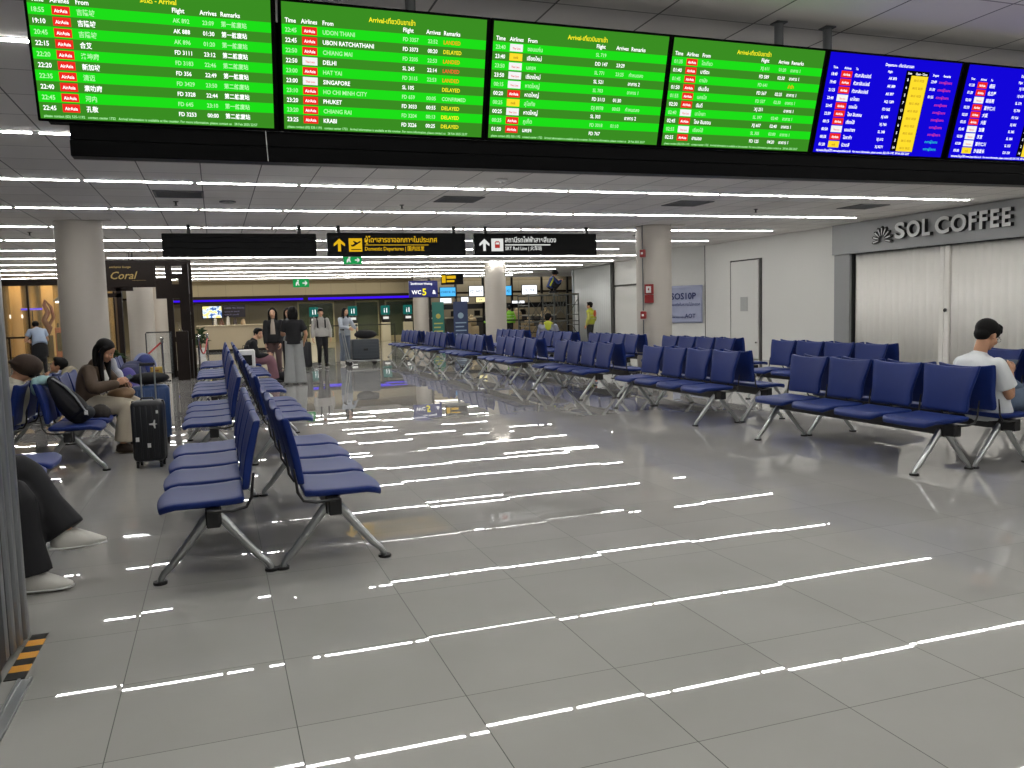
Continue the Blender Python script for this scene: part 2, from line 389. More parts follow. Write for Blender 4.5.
S2 = [('22:45', A, 'UDON THANI', 'FD 3357', '22:52', 'LANDED', 2), ('22:45', A, 'UBON RATCHATHANI', 'FD 3373', '00:20', 'DELAYED', 1), ('22:50', A, 'CHIANG MAI', 'FD 3205', '22:53', 'LANDED', 2),
      ('22:50', Wb, 'DELHI', 'SL 245', '22:14', 'LANDED', 3), ('23:00', A, 'HAT YAI', 'FD 3115', '22:53', 'LANDED', 2), ('23:00', Wb, 'SINGAPORE', 'SL 105', '', 'DELAYED', 1),
      ('23:10', A, 'HO CHI MINH CITY', 'FD 659', '00:05', 'CONFIRMED', 4), ('23:20', A, 'PHUKET', 'FD 3033', '00:55', 'DELAYED', 1), ('23:20', A, 'CHIANG RAI', 'FD 3204', '00:13', 'DELAYED', 1), ('23:25', A, 'KRABI', 'FD 3226', '00:25', 'DELAYED', 1)]
S3 = [('23:40', Wb, 'ขอนแก่น', 'SL 719', '', '', 0), ('23:40', Yb, 'เชียงใหม่', 'DD 147', '23:29', '', 0), ('23:50', Wb, 'นครฯ', 'SL 771', '23:25', 'กำหนดลง', 0), ('23:50', Wb, 'เชียงใหม่', 'SL 521', '', 'อาคาร 2', 0),
      ('00:15', Wb, 'หาดใหญ่', 'SL 703', '', 'อาคาร 1', 0), ('00:20', A, 'หาดใหญ่', 'FD 3113', '01:30', '', 0), ('00:25', Yb, 'สุโขทัย', 'DJ 8978', '00:03', 'กำหนดลง', 0), ('00:25', Wb, 'หาดใหญ่', 'SL 303', '', 'อาคาร 2', 0),
      ('00:35', A, 'ภูเก็ต', 'FD 3018', '01:10', '', 0), ('01:20', A, 'นครฯ', 'FD 767', '', '', 0)]
S4 = [('01:35', A, 'โตเกียว', 'XJ 611', '01:20', 'อาคาร 1', 0), ('01:40', A, 'นาริตะ', 'FD 589', '02:30', 'อาคาร 1', 0), ('01:45', A, 'ดานัง', 'FD 641', '', 'ล่าช้า', 2), ('01:50', A, 'เซินเจิ้น', 'FD 567', '02:25', 'อาคาร 1', 0),
      ('01:55', A, 'นครโฮ', 'FD 537', '02:30', 'อาคาร 1', 0), ('02:30', A, 'อัมดี', 'XJ 251', '', 'อาคาร 1', 0), ('02:40', Wb, 'นาโกยา', 'SL 397', '02:40', 'อาคาร 1', 0), ('02:45', A, 'โซล อินชอน', 'XJ 607', '02:40', 'อาคาร 1', 0),
      ('02:55', Wb, 'เซี่ยงไฮ้', 'SL 305', '03:00', 'อาคาร 1', 0), ('02:55', A, 'ฮานอย', 'FD 125', '04:20', 'อาคาร 1', 0)]
S5 = [('18:40', A, 'กัวลาลัมเปอร์', 'AK 893', '23:49'), ('19:40', A, 'กัวลาลัมเปอร์', 'AK 889', '01:50'), ('21:25', A, 'กัวลาลัมเปอร์', 'AK 897', '01:55'), ('23:40', Wb, 'นาโกยา', 'AQ 1289', ''), ('23:45', A, 'ดอนโฮ', 'FD 562', ''),
      ('23:59', A, 'โซล อินชอน', 'XJ 600', ''), ('00:15', A, 'เซี่ยงไฮ้', 'XJ 760', ''), ('00:30', Wb, 'เดนปาซา', 'SL 348', ''), ('00:55', A, 'โอซาก้า', 'XJ 612', ''), ('01:20', Yb, 'นิวเดลี', 'XJ 8271', '')]
S6 = [('01:30', A, '成田', 'XJ 7500'), ('01:30', A, '名古屋', 'XJ 638'), ('02:00', Wb, '胡志明', 'SL 374'), ('02:30', A, '首尔仁川', 'XJ 700'), ('02:35', A, '大阪', 'FD 526'), ('02:35', A, '大阪', 'XJ 602'), ('02:45', Wb, '加德', 'SL 345'),
      ('02:50', Wb, '东京', 'SL 384'), ('03:00', Wb, '首尔仁川', 'SL 355'), ('03:00', Yb, '沙迦酋长', 'DD 350')]
SW, SH = .98, .556
def display(x0, rows, blue, label, title):
    W = SW
    root = empty('flight_information_display', (x0+W/2, .75, 2.285), 0, label, 'flight display')
    tilt = math.radians(16)
    up = Vector((0, -math.sin(tilt), math.cos(tilt)))
    mx = frame_mx((-W/2, 0, 0), (1, 0, 0), up)         # local z of mx points towards -Y
    mb(M_BEZEL).box(-.012, W+.022, -.012, SH+.012, -.06, -.001, .004, mx=mx).obj('casing', root)
    g = MB(); z = .001
    def rect(u0, u1, v0, v1, m, zz=z):                 # v measured down from the top
        g.mat(m); g.quad(*[mx @ Vector((u*W, (1-v)*SH, zz)) for u, v in ((u0, v1), (u1, v1), (u1, v0), (u0, v0))])
    if blue: rect(0, 1, 0, 1, M_SB)
    else:
        rect(0, 1, 0, .17, M_DG)
        for i in range(10): rect(0, 1, .17+.0785*i, .17+.0785*(i+1), M_BG if i % 2 == 0 else M_DG)
        rect(0, 1, .955, 1, M_DG)
    g.obj('screen', root)
    it = []; bd = MB()
    def plate(m, zz, a, b_, c, d, nm):
        g2 = mb(m); g2.quad(*[mx @ Vector((u*W, (1-v)*SH, zz)) for u, v in ((a, d), (b_, d), (b_, c), (a, c))]); g2.obj(nm, root)
    def badge(u, v, w_, h_, code):
        plate({'A': M_RED, 'W': M_BW, 'Y': M_BY}[code], .002, u, u+w_, v, v+h_, 'airline_badge')
        t, m = {'A': ('AirAsia', M_TW), 'W': ('Thai Lion', M_RED), 'Y': ('nok', M_BRN)}[code]
        it.append((t, (u+w_/2)*W, (1-v-h_*.72)*SH, .019 if code != 'W' else .013, m, 'C'))
    def T(t, u, v, s, m, al='L'): it.append((t, u*W, (1-v)*SH, s, m, al))
    rh = .0785
    if not blue:
        T(title, .52, .10, .030, M_TY, 'C')
        for t, u in (('Time', .015), ('Airlines', .088), ('From', .188), ('Flight', .575), ('Arrives', .69), ('Remarks', .78)): T(t, u, .155, .027, M_TW)
        for i, (a, b, c, d, e, f_, q) in enumerate(rows):
            v = .17+rh*i; m = M_TG if i % 2 == 0 else M_TW; bl = v+rh*.74
            T(a, .015, bl, .027, m); badge(.092, v+.008, .07, rh-.016, b); T(c, .188, bl, .027, m); T(d, .575, bl, .025, m); T(e, .70, bl, .025, m)
            T(f_, .78, bl, .025, {0: m, 1: M_TY, 2: M_TO, 3: M_TR, 4: M_TG}[q])
        T('please contact (02) 535-1192   contact center 1722   Arrival information is available at the counter. For more information, please contact us   28 Feb 2025 22:57', .015, .988, .0155, M_TG)
    else:
        T(title, .52, .09, .022, M_TW, 'C')
        for t, u in (('Time', .035), ('Airlines', .115), ('To', .20), ('Flight', .44), ('Row', .595), ('Open - Close', .655), ('Depart', .79), ('Remarks', .875)): T(t, u, .155, .018, M_TW)
        plate(M_SBK, .0015, .58, .76, .115, .955, 'row_column')
        plate(M_BY, .002, .625, .755, .165, .955, 'time_column')
        for i, r in enumerate(rows):
            v = .165+rh*i; bl = v+rh*.74
            T(r[0], .03, bl, .023, M_TW); badge(.10, v+.006, .08, rh-.012, r[1]); T(r[2], .20, bl, .026, M_TW); T(r[3], .455, bl, .022, M_TW)
            T(('8', '6', '5', '7', '11', '12', '6', '5', '2', '14')[i], .602, bl, .022, M_TW, 'C'); T('00:15  03:25', .69, bl, .018, M_BRN, 'C')
            if len(r) > 4: T(r[4], .785, bl, .022, M_TW)
            T('อาคารผู้โดยสาร', .85 if i < 8 else .84, bl, .019, M_PK if i < 8 else M_CY)
        T('ตรวจสอบข้อมูลได้ที่ www.airportthai.co.th   For more information, please contact (02) 535-1192  28 Feb 2025 22:57', .02, .988, .017, M_TW)
    bd.bm.free()
    lettering(it, mx @ Matrix.Translation((0, 0, .003)), 'lettering', root, .016, squeeze=.88)
    return root
display(.345, S1, 0, 'green arrivals screen with Chinese remarks, at the end over the left column', '到达 - Arrival')
display(1.372, S2, 0, 'green arrivals screen listing English city names and DELAYED remarks', 'Arrival-เที่ยวบินขาเข้า')
display(2.389, S3, 0, 'green arrivals screen in Thai with mostly white airline badges', 'Arrival-เที่ยวบินขาเข้า')
display(3.400, S4, 0, 'green arrivals screen in Thai with mostly red badges, beside the blue ones', 'Arrival-เที่ยวบินขาเข้า')
display(4.42, S5, 1, 'blue departures screen in Thai next to the green screens', 'Departure - เที่ยวบินขาออก')
display(5.462, S6, 1, 'blue departures screen with Chinese city names, at the end of the board', 'Departure - 出发')
fr = empty('display_gantry', (3.4, .8, 2.12), 0, 'long black ceiling hung gantry carrying the flight screens', 'display gantry')
def rl(m, name, root, smooth=False): return rel(m.obj(name, root, smooth), root)
rl(mb(M_GLOSSB).box(.45, 7.2, .78, .87, 2.205, 2.275, .002).box(.45, 7.2, .76, .85, 2.13, 2.2, .002).mat(M_BEZEL).box(.36, 7.2, .83, .90, 2.29, 2.8), 'beam', fr)  # includes a black backing added to block ceiling lights through the screen gaps
for x in (.8, 2.0, 4.16, 4.50, 6.9): rl(mb(M_VENT).cyl((x, .725, 2.857), .026, .28, 16).box(x-.035, x+.035, .69, .76, 2.992, 2.999).box(x-.02, x+.02, .72, .88, 2.72, 2.75).box(x-.02, x+.02, .84, .88, 2.55, 2.75), 'pole', fr, True)
rl(mb(M_WHITE).sweep([(1.285, .745, 2.27), (1.287, .742, 2.2), (1.29, .744, 2.13)], .0018, 6), 'cable', fr)
# ================================================================== HANGING SIGNS
M_SIGN = mat('sign_black', '0a0b0c', .4, spec=.1); M_SY = mat('sign_yellow', hexc('f2c01e'), emit=0.697); M_SW = mat('sign_white', hexc('f0f2ee'), emit=0.697)
M_SIGNG = mat('sign_green', hexc('1f9a50'), emit=0.738)
def hanging(x0, x1, y, z0, z1, label, rods):
    r = empty('hanging_sign', ((x0+x1)/2, y, z0), 0, label, 'hanging sign')
    rl(mb(M_SIGN).box(x0, x1, y, y+.12, z0, z1, .012), 'panel', r)
    for x in rods: rl(mb(M_BLACK).box(x-.03, x+.03, y+.03, y+.09, z1-.01, H), 'rod', r)
    return r
def arrow(g, fn, u, v, w_, h_):
    st = w_*.13
    g.prism([(u-st, v-h_/2), (u+st, v-h_/2), (u+st, v+h_*.12), (u+w_/2, v-h_*.1), (u+w_/2, v+h_*.1), (u, v+h_/2), (u-w_/2, v+h_*.1), (u-w_/2, v-h_*.1), (u-st, v+h_*.12)], fn, .003)
SY = 12.0
r = hanging(.228, 2.79, SY, 2.46, 2.85, 'blank black hanging sign covered with creased black film', (.66, 2.5))
g = mb(mat('black_film', '0c0e12', .2, spec=.3))
for zc, a in ((2.60, .015), (2.70, .008), (2.78, .01)):
    g.sweep([(.25+i*.254, SY-.006, zc+a*math.sin(i*1.9)) for i in range(11)], [.004+.006*abs(math.sin(i*1.3)) for i in range(11)], 6)
rl(g, 'film_crease', r, True)
def sfn(x0): return lambda u, v, w_: Vector((x0+u, SY-.002-w_, v+2.65))
r = hanging(2.984, 5.567, SY, 2.445, 2.87, 'black hanging sign with yellow departures lettering and plane symbol', (3.19, 5.35))
g = mb(M_SY); f = sfn(2.984); arrow(g, f, .21, .0, .2, .23)
g.prism([(.38, -.12), (.62, -.12), (.62, .12), (.38, .12)], f, .002)
g.mat(M_SIGN); f2 = lambda u, v, w_: Vector((2.984+u, SY-.005-w_, v+2.65))
g.prism([(.42, -.09), (.60, -.09), (.60, -.075), (.42, -.075)], f2, .002)
g.prism([(.41, .01), (.43, -.03), (.47, -.025), (.585, .045), (.60, .065), (.58, .07), (.53, .045), (.47, .075), (.455, .07), (.485, .025), (.44, 0)], f2, .002)
g.mat(M_SY).prism([(.67, -.005), (1.86, -.005), (1.86, .005), (.67, .005)], f, .002)
rl(g, 'pictogram', r)
lettering([('ผู้โดยสารขาออกภายในประเทศ', .67, .05, .135, M_SY, 'L'), ('Domestic Departures | 国内出发', .67, -.10, .095, M_SY, 'L')], Matrix.Translation(-Vector(r.location)) @ frame_mx((2.984, SY-.004, 2.65), (1, 0, 0), (0, 0, 1)), 'lettering', r, .01, squeeze=.86)
r = hanging(5.741, 8.306, SY, 2.445, 2.87, 'black hanging sign with white train line lettering and train symbol', (5.98, 8.1))
g = mb(M_SW); f = sfn(5.741); arrow(g, f, .20, .0, .2, .23)
g.prism([(.34, -.12), (.58, -.12), (.58, .12), (.34, .12)], f, .002)
f2 = lambda u, v, w_: Vector((5.741+u, SY-.005-w_, v+2.65))
g.mat(mat('train_red', hexc('b53a34'), emit=.7)).prism([(.41, -.06), (.51, -.06), (.51, .05), (.49, .07), (.43, .07), (.41, .05)], f2, .002)
g.mat(M_SW); f3 = lambda u, v, w_: Vector((5.741+u, SY-.008-w_, v+2.65)); g.prism([(.425, .01), (.495, .01), (.495, .045), (.425, .045)], f3, .001)
g.mat(M_SW).prism([(.62, -.01), (1.56, -.01), (1.56, .01), (.62, .01)], f, .002)
rl(g, 'pictogram', r)
lettering([('สถานีรถไฟฟ้าสายสีแดง', .62, .05, .135, M_SW, 'L'), ('SRT Red Line | 火车站', .62, -.10, .095, M_SW, 'L')], Matrix.Translation(-Vector(r.location)) @ frame_mx((5.741, SY-.004, 2.65), (1, 0, 0), (0, 0, 1)), 'lettering', r, .01, squeeze=.86)
def exit_sign(x, y, z, label, w_=.36, h_=.2):
    r = empty('exit_sign', (x, y, z), 0, label, 'exit sign')
    mb(M_SIGNG).box(-w_/2, w_/2, 0, .04, -h_/2, h_/2, .004).obj('panel', r)
    g = mb(M_SW); f = lambda u, v, q: Vector((u, -.002-q, v))
    arrow(g, lambda u, v, q: Vector((.25*w_+v, -.002-q, u)), 0, 0, h_*.55, h_*.6)
    g.prism([(-.34*w_, -.3*h_), (-.28*w_, -.3*h_), (-.22*w_, -.05*h_), (-.16*w_, -.28*h_), (-.1*w_, -.28*h_), (-.16*w_, .02*h_), (-.14*w_, .2*h_), (-.26*w_, .2*h_), (-.32*w_, .05*h_)], f, .003)
    g.obj('pictogram', r); g = mb(M_SW).cyl((-.18*w_, -.005, .33*h_), .07*h_+.01, .006, 12, 'y'); g.obj('figure_head', r)
    mb(M_BLACK).cyl((-w_*.3, .02, (H-z+h_/2)/2), .008, H-z-h_/2, 8).obj('rod', r)
    return r
exit_sign(4.36, 18.0, 2.76, 'green exit sign partly hidden behind the yellow lettered sign', .46, .2)
exit_sign(4.30, 31.0, 2.69, 'small green exit sign hanging before the far purple light band', .62, .32)
# ================================================================== BENCHES
def seat_mesh():
    nx, ny = 10, 8; m = mb(M_BLUE); top = {}; bot = {}
    for i in range(nx+1):
        for j in range(ny+1):
            u = i/nx; v = j/ny*2-1
            hw = .272-.02*math.sin(PI*u)-(.05*max(0, 1-u*9)) - .03*max(0, u-.9)*10*.5
            x = -.282+.447*u + (.018*(v*v) if u < .5 else 0)*(1-u*2 if u < .5 else 0) - .004
            z = .447-.012*math.sin(PI*min(1, u*1.05))*(1-v*v*.5)-.03*max(0, .22-u)/.22*max(0, .22-u)/.22 + .012*max(0, u-.8)*5*.3
            top[i, j] = m.bm.verts.new((x, v*hw, z)); bot[i, j] = m.bm.verts.new((x*.985, v*hw*.96, z-.038))
    for i in range(nx):
        for j in range(ny):
            m.bm.faces.new((top[i, j], top[i+1, j], top[i+1, j+1], top[i, j+1])); m.bm.faces.new((bot[i, j], bot[i, j+1], bot[i+1, j+1], bot[i+1, j]))
    for i in range(nx):
        for j in (0, ny): m.bm.faces.new((top[i, j], top[i+1, j], bot[i+1, j], bot[i, j]))
    for j in range(ny):
        for i in (0, nx): m.bm.faces.new((top[i, j], top[i, j+1], bot[i, j+1], bot[i, j]))
    return tmpmesh(m.mesh('seat'), [('BEVEL', dict(width=.012, segments=2, limit_method='ANGLE', angle_limit=.9))])
def back_mesh():
    nt_, ny = 12, 8; m = mb(M_BLUE); fr_ = {}; bk = {}
    for i in range(nt_+1):
        for j in range(ny+1):
            t = i/nt_; v = j/ny*2-1
            hw = .225+.012*math.cos(t*7)*(1-t)+.05*t**1.6
            hw -= .02*max(0, .1-t)*10
            z = .475+.365*t + .022*(abs(v)**2.5)*t**4 - .008*t**4
            x = .168+.075*t - .012*math.sin(PI*t) + .02*(v*v-.4)*.6*(-1)*-1*0 + .012*(1-v*v)
            fr_[i, j] = m.bm.verts.new((x-.018, v*hw, z)); bk[i, j] = m.bm.verts.new((x+.018+.006*math.sin(PI*t), v*hw*.97, z))
    for i in range(nt_):
        for j in range(ny):
            m.bm.faces.new((fr_[i, j], fr_[i, j+1], fr_[i+1, j+1], fr_[i+1, j])); m.bm.faces.new((bk[i, j], bk[i+1, j], bk[i+1, j+1], bk[i, j+1]))
        for j in (0, ny): m.bm.faces.new((fr_[i, j], fr_[i+1, j], bk[i+1, j], bk[i, j]))
    for j in range(ny):
        for i in (0, nt_): m.bm.faces.new((fr_[i, j], fr_[i, j+1], bk[i, j+1], bk[i, j]))
    return tmpmesh(m.mesh('back'), [('BEVEL', dict(width=.01, segments=2, limit_method='ANGLE', angle_limit=.9))])
SEATM, BACKM = seat_mesh(), back_mesh()
for me_ in (SEATM, BACKM): shade(me_, 1.2)
SP = .585
def bench():
    r = empty('beam_bench', (0, 0, 0))
    mb(M_BLACK).box(-.035, .035, -1.17, 1.17, .305, .40, .006).obj('beam', r)
    for s in (-1, 1):
        y = s*1.02
        lg = mb(M_ALU)
        for q in (-1, 1):
            lg.sweep([(q*.015, y, .345), (q*.05, y, .31), (q*.14, y, .195), (q*.225, y, .09), (q*.262, y, .055), (q*.278, y, .03), (q*.282, y, .012)], [.026, .026, .023, .020, .018, .017, .017], 10)
        lg.box(-.035, .035, y-.022, y+.022, .30, .365, .01)
        l = lg.obj('leg', r, True)
        for q in (-1, 1): mb(M_RUB).cyl((q*.285, y, .007), .036, .014, 16).obj('foot_pad', l, True)
        mb(M_BLACK).box(-.04, .04, y+s*.022, y+s*.05, .295, .395, .004).obj('clamp', l)
    for k in range(5):
        y = -2*SP+k*SP
        mb(M_BLACK).sweep([(0, y, .392), (.10, y, .388), (.168, y, .402), (.196, y, .45), (.204, y, .52), (.212, y, .58)], [.006, .007, .007, .007, .006, .004], 8, side=(0, 1, 0), ratio=1.2).obj('seat_bracket', r, True)
    for k in range(4):
        y = -1.5*SP+k*SP
        a = finish('seat', SEATM, r); a.location = (0, y, 0)
        b = finish('backrest', BACKM, r); b.location = (0, y, 0)
    register(r); return r
B0 = bench(); used = [False]
def place(ax, cy, side, label, dx=0):
    loc = (ax+dx-.315 if side < 0 else ax+dx+.315, cy, 0); rz = 0 if side < 0 else PI
    if not used[0]:
        used[0] = True; B0.location = loc; B0.rotation_euler = (0, 0, rz); return tag(B0, label, 'bench', 'navy tandem airport benches')
    return dup(B0, loc, rz, label, 'navy tandem airport benches')
tag(B0, 'x', 'bench', 'navy tandem airport benches')
for i, c in enumerate((2.3, 5.8, 9.05, 12.3, 15.5)):
    place(1.26, c, -1, ('navy bench facing the suitcase side, %s in the left double row' % ordn[i]) if i else 'nearest navy bench of the left double row, seats turned from the aisle')
    place(1.26, c, 1, ('navy bench facing the open aisle, %s in the left double row' % ordn[i]) if i else 'nearest navy bench of the left double row, seats towards the open aisle')
for i, c in enumerate((2.72, 5.95, 9.2, 12.45, 15.7, 18.95, 22.2)):
    place(6.78, c, -1, ('navy bench facing the aisle, %s in the long right row' % ordn[i]) if i else 'large navy bench facing the aisle, back to back with the man in white')
    if i < 6: place(6.78, c, 1, ('navy bench turned to the shop wall, %s in the long right row' % ordn[i]) if i else 'navy bench that the man in the white shirt sits on')
    else: place(6.78, c, 1, 'navy bench turned to the shop wall, farthest of the long right row')
for i, c in enumerate((2.35, 5.95, 9.2, 12.45, 15.7, 18.95)):
    place(8.93, c, -1, ('navy bench facing the aisle, %s in the row near the shop wall' % ordn[i]) if i else 'navy bench whose backrest shows behind the hands of the man in white')
    place(8.93, c, 1, ('navy bench facing the shop wall, %s in that row' % ordn[i]) if i else 'navy bench facing the coffee shop shutter, nearest of its row')
for i, (c, dx) in enumerate(((2.38, -.09), (6.2, -.02), (9.9, .1))):
    place(-.61+dx, c, -1, ('navy bench at the far left facing the column side, under the slumped traveller', 'navy bench behind the backpack bench, backs towards it', 'navy bench beyond the blue bags facing away')[(1, 0, 2)[i]])
    place(-.61+dx, c, 1, ('navy bench behind the slatted shutter with the person in white sneakers', 'navy bench holding the backpack, the cap and the woman in brown', 'navy bench loaded with blue bags beyond the woman in brown')[i])
# ================================================================== COFFEE SHOP FRONT
shop = struct('wall_shopfront', mb(M_FASCIA).box(WX-.14, WX-.02, 3, 11.38, 2.37, 2.995).mat(M_BLACK).box(WX-.03, WX+.3, 3, 10.9, 2.355, 2.37))
struct('trim_8', mb(M_FASCIA).box(WX-.08, WX+.3, 10.92, 11.38, 0, 2.37).mat(M_BLACK).box(WX-.02, WX+.3, 10.88, 10.92, 0, 2.355))
sh = empty('folding_shutter', (WX+.1, 7, 0), 0, 'cream accordion shutter closing the coffee shop', 'shutter')
rel(solid(corrugated(mb(M_CREAM), (WX+.03, 10.875), (WX+.03, 8.66), .02, 2.35, .17, .012).obj('panel', sh, True, 1.2), .006), sh)
rel(solid(corrugated(mb(M_CREAM), (WX+.03, 8.44), (WX+.03, 3.0), .02, 2.35, .17, .012).obj('panel', sh, True, 1.2), .006), sh)
rl(mb(M_CREAM).box(WX-.01, WX+.05, 8.44, 8.545, .02, 2.35, .01).box(WX-.01, WX+.05, 8.555, 8.66, .02, 2.35, .01), 'lead_post', sh)
rl(mb(M_CHROME).cyl((WX-.02, 8.5, 1.17), .035, .03, 16, 'x').mat(M_BLACK).box(WX-.05, WX-.03, 8.44, 8.5, 1.15, 1.19, .005), 'lock', sh, True)
sg = empty('shop_sign', (WX-.15, 8.6, 2.56), 0, 'raised grey SOL COFFEE letters with sunburst emblem on the shop fascia', 'shop sign')
M_LET = mat('letter_face', 'c9cbcb', .4); M_LETS = mat('letter_side', '1b1c1e', .5)
lets = 'SOLCOFFEE'; ys = [9.92, 9.62, 9.26, 8.84, 8.47, 8.10, 7.83, 7.56, 7.33]
ms = text_meshes(list(lets), .1, 4, .03)
lpos = [(9.77, 9.49), (9.43, 9.10), (9.03, 8.80), (8.64, 8.28), (8.24, 7.90), (7.83, 7.62), (7.56, 7.36), (7.31, 7.12), (7.07, 6.88)]
lpos = [(9.84, 9.55), (9.50, 9.13), (9.07, 8.86), (8.73, 8.37), (8.33, 7.95), (7.89, 7.70), (7.64, 7.45), (7.39, 7.19), (7.13, 6.94)]
lpos = [(9.54-(9.84-a)*.868, 9.54-(9.84-b)*.868) for a, b in lpos]
for ch, me, (ya, yb) in zip(lets, ms, lpos):
    xs = [v.co.x for v in me.vertices]; zs = [v.co.y for v in me.vertices]
    sx = (ya-yb)/(max(xs)-min(xs)); sy = .31/(max(zs)-min(zs))
    mx = Matrix.Translation(-Vector(sg.location)) @ frame_mx((WX-.18, ya, 2.555), (0, -1, 0), (0, 0, 1)) @ Matrix.Diagonal((sx, sy, .4, 1)) @ Matrix.Translation((-min(xs), -min(zs), 0))
    g = mb(M_LETS).add(me, mx)
    g.mats.append(M_LET)
    for f_ in g.bm.faces:
        f_.normal_update()
        if abs(f_.normal.x) > .9 and f_.calc_center_median().x+sg.location.x < WX-.2: f_.material_index = 1
    o = finish('letter', mesh_keep(g, 'letter'), sg)
g = mb(M_LETS); g2 = mb(M_LET)
for i in range(9):
    a = PI*(i/8)*1.12-.06*PI
    def fn(u, v, q, a=a, x=WX-.155): return Vector((x-q, 9.90-(math.cos(a)*u-math.sin(a)*v), 2.575+math.sin(a)*u+math.cos(a)*v))
    g.prism([(.07, -.012), (.15, -.03), (.24, -.028), (.27, 0), (.24, .028), (.15, .03), (.07, .012)], fn, .04)
    g2.prism([(.085, -.004), (.15, -.012), (.23, -.012), (.23, .012), (.15, .012), (.085, .004)], lambda u, v, q, a=a: Vector((WX-.2-q, 9.90-(math.cos(a)*u-math.sin(a)*v), 2.575+math.sin(a)*u+math.cos(a)*v)), .004)
e1 = rl(g, 'sunburst_emblem', sg); e2 = rl(g2, 'emblem_ray', e1); e2.location = (0, 0, 0)
# paper notice and banner
M_PAPER = mat('grey_paper', 'a7a9a8', .6, noise=.1, scale=20)
tag(mb(M_PAPER).box(WX-.02, WX-.013, 14.60, 14.90, 1.20, 1.56).obj('paper_notice'), 'small grey paper notice taped to the white wall door', 'notice')
bn = empty('banner', (WX-.02, 16.62, .9), 0, 'pale lilac banner with dark blue characters on the white wall beside the column', 'banner')
BM = frame_mx((0, 0, 0), dv, (0, 0, 1)); BM = Matrix.Translation((-.05, .0, 0)) @ frame_mx((0, 0, 0), -dv, (0, 0, 1))
g = mb(mat('lilac_cloth', 'a3a9c4', .7, noise=.08, scale=4)); N = 14
nn_ = Vector((-dv.y, dv.x, 0)); nn_ = -nn_ if nn_.x > 0 else nn_
def bp(u, v): return Vector((0, 0, 0)) + dv*(u*1.35) + Vector((0, 0, v*1.04 - .05*u*(1-v)*0)) + nn_*(.05+.012*math.sin(u*9+v*4)+.008*math.sin(v*11-u*5))
G = [[g.bm.verts.new(bp(i/N, j/N)) for j in range(N+1)] for i in range(N+1)]
for i in range(N):
    for j in range(N): g.bm.faces.new((G[i][j], G[i+1][j], G[i+1][j+1], G[i][j+1]))
solid(g.obj('cloth', bn, True, 2), .003)
lettering([('SOS10P', -1.00, .66, .25, mat('banner_ink', '2b3568', .7), 'L'), ('ขออภัยในความไม่สะดวก', -1.0, .48, .10, MATS['banner_ink'], 'L'), ('AOT', -.55, .14, .16, MATS['banner_ink'], 'L'), ('www.airportthai', -1.02, .14, .07, MATS['banner_ink'], 'L')],
          Matrix.Translation(nn_*.078) @ frame_mx((0, 0, 0), -dv, (0, 0, 1)), 'lettering', bn, .02)
# fire fittings on the column
M_FRED = mat('fire_red', '8a1b1b', .4); cxr, cyr = 9.45, 11.75
fs = empty('fire_sign', (9.17, 11.46, 1.46), 0, 'red and white fire alarm sign on the column beside the long right row', 'fire sign')
ang = math.radians(-8)
sgm = frame_mx((0, 0, 0), (math.cos(-.75), math.sin(-.75), 0), (0, 0, 1))
mb(M_FRED).box(-.08, .10, .0, .16, .0, .02, mx=sgm).box(-.08, .10, .17, .37, 0, .02, mx=sgm).obj('panel', fs)
mb(M_WHITE).box(-.05, .05, .20, .33, .021, .024, mx=sgm).mat(M_FRED).cyl(sgm @ Vector((.01, .27, .026)), .025, .004, 12, 'y').obj('pictogram', fs)
for z, lab in ((1.22, 'red fire alarm call box low on the column'), (2.44, 'red fire alarm bell box high on the column')):
    c = empty('alarm_box', (9.07, 11.50, z), -.8, lab, 'fire alarm'); mb(M_FRED).box(-.055, .055, -.055, .03, -.075, .075, .012).obj('housing', c); mb(M_WHITE).box(-.02, .02, -.062, -.055, -.02, .02).obj('glass_window', c)
tag(mb(M_VENT).sweep([(9.10, 11.57, z_) for z_ in (1.31, 1.6, 2.0, 2.2, 2.35)], .012, 8).sweep([(9.10, 11.57, 2.53), (9.10, 11.57, H)], .012, 8).sweep([(9.10, 11.57, 0.3), (9.10, 11.57, 1.13)], .012, 8).obj('conduit', None, True), 'grey cable conduit running up the column with the red alarm boxes', 'conduit')
# ================================================================== NEAR SHUTTER STACK AT THE LEFT
ss = empty('slatted_shutter', (.18, .4, 0), 0, 'folded stack of silver shutter slats standing at the left edge', 'shutter')
M_SLAT = mat('slat_aluminium', '8f9296', .35, .7)
for i in range(6):
    y = .22+i*.078
    rl(mb(M_SLAT).box(.06+.014*i-.02, .115+.010*i, y, y+.052, .02, 2.97, .012, 2), 'slat', ss, True)
rl(mb(mat('slat_gap', '3a3c40', .5, .6)).box(.05, .13, .20, .70, .02, 2.96), 'folding_core', ss)
rl(mb(M_ALU).box(.205, .215, -3.0, .20, 0, .012).box(.245, .255, -3.0, .20, 0, .012).box(.205, .255, -3.0, .2, 0, .005), 'floor_track', ss)
rl(mb(mat('dark_post', '2c2a2b', .4)).box(.0, .15, -.25, .21, 0, 2.98, .01), 'end_post', ss)
hz = empty('hazard_tape', (.21, .46, 0), 0, 'short yellow and black hazard tape at the foot of the silver slats', 'tape')
ty, tk = mat('tape_yellow', 'd7962a', .5), mat('tape_black', '17150f', .5)
g = MB()
for i in range(7):
    y0 = .22+i*.072
    g.mat(ty if i % 2 else tk).box(.15+.01*(i/7), .225, y0, y0+.072, 0, .004)
rl(g, 'strip', hz)
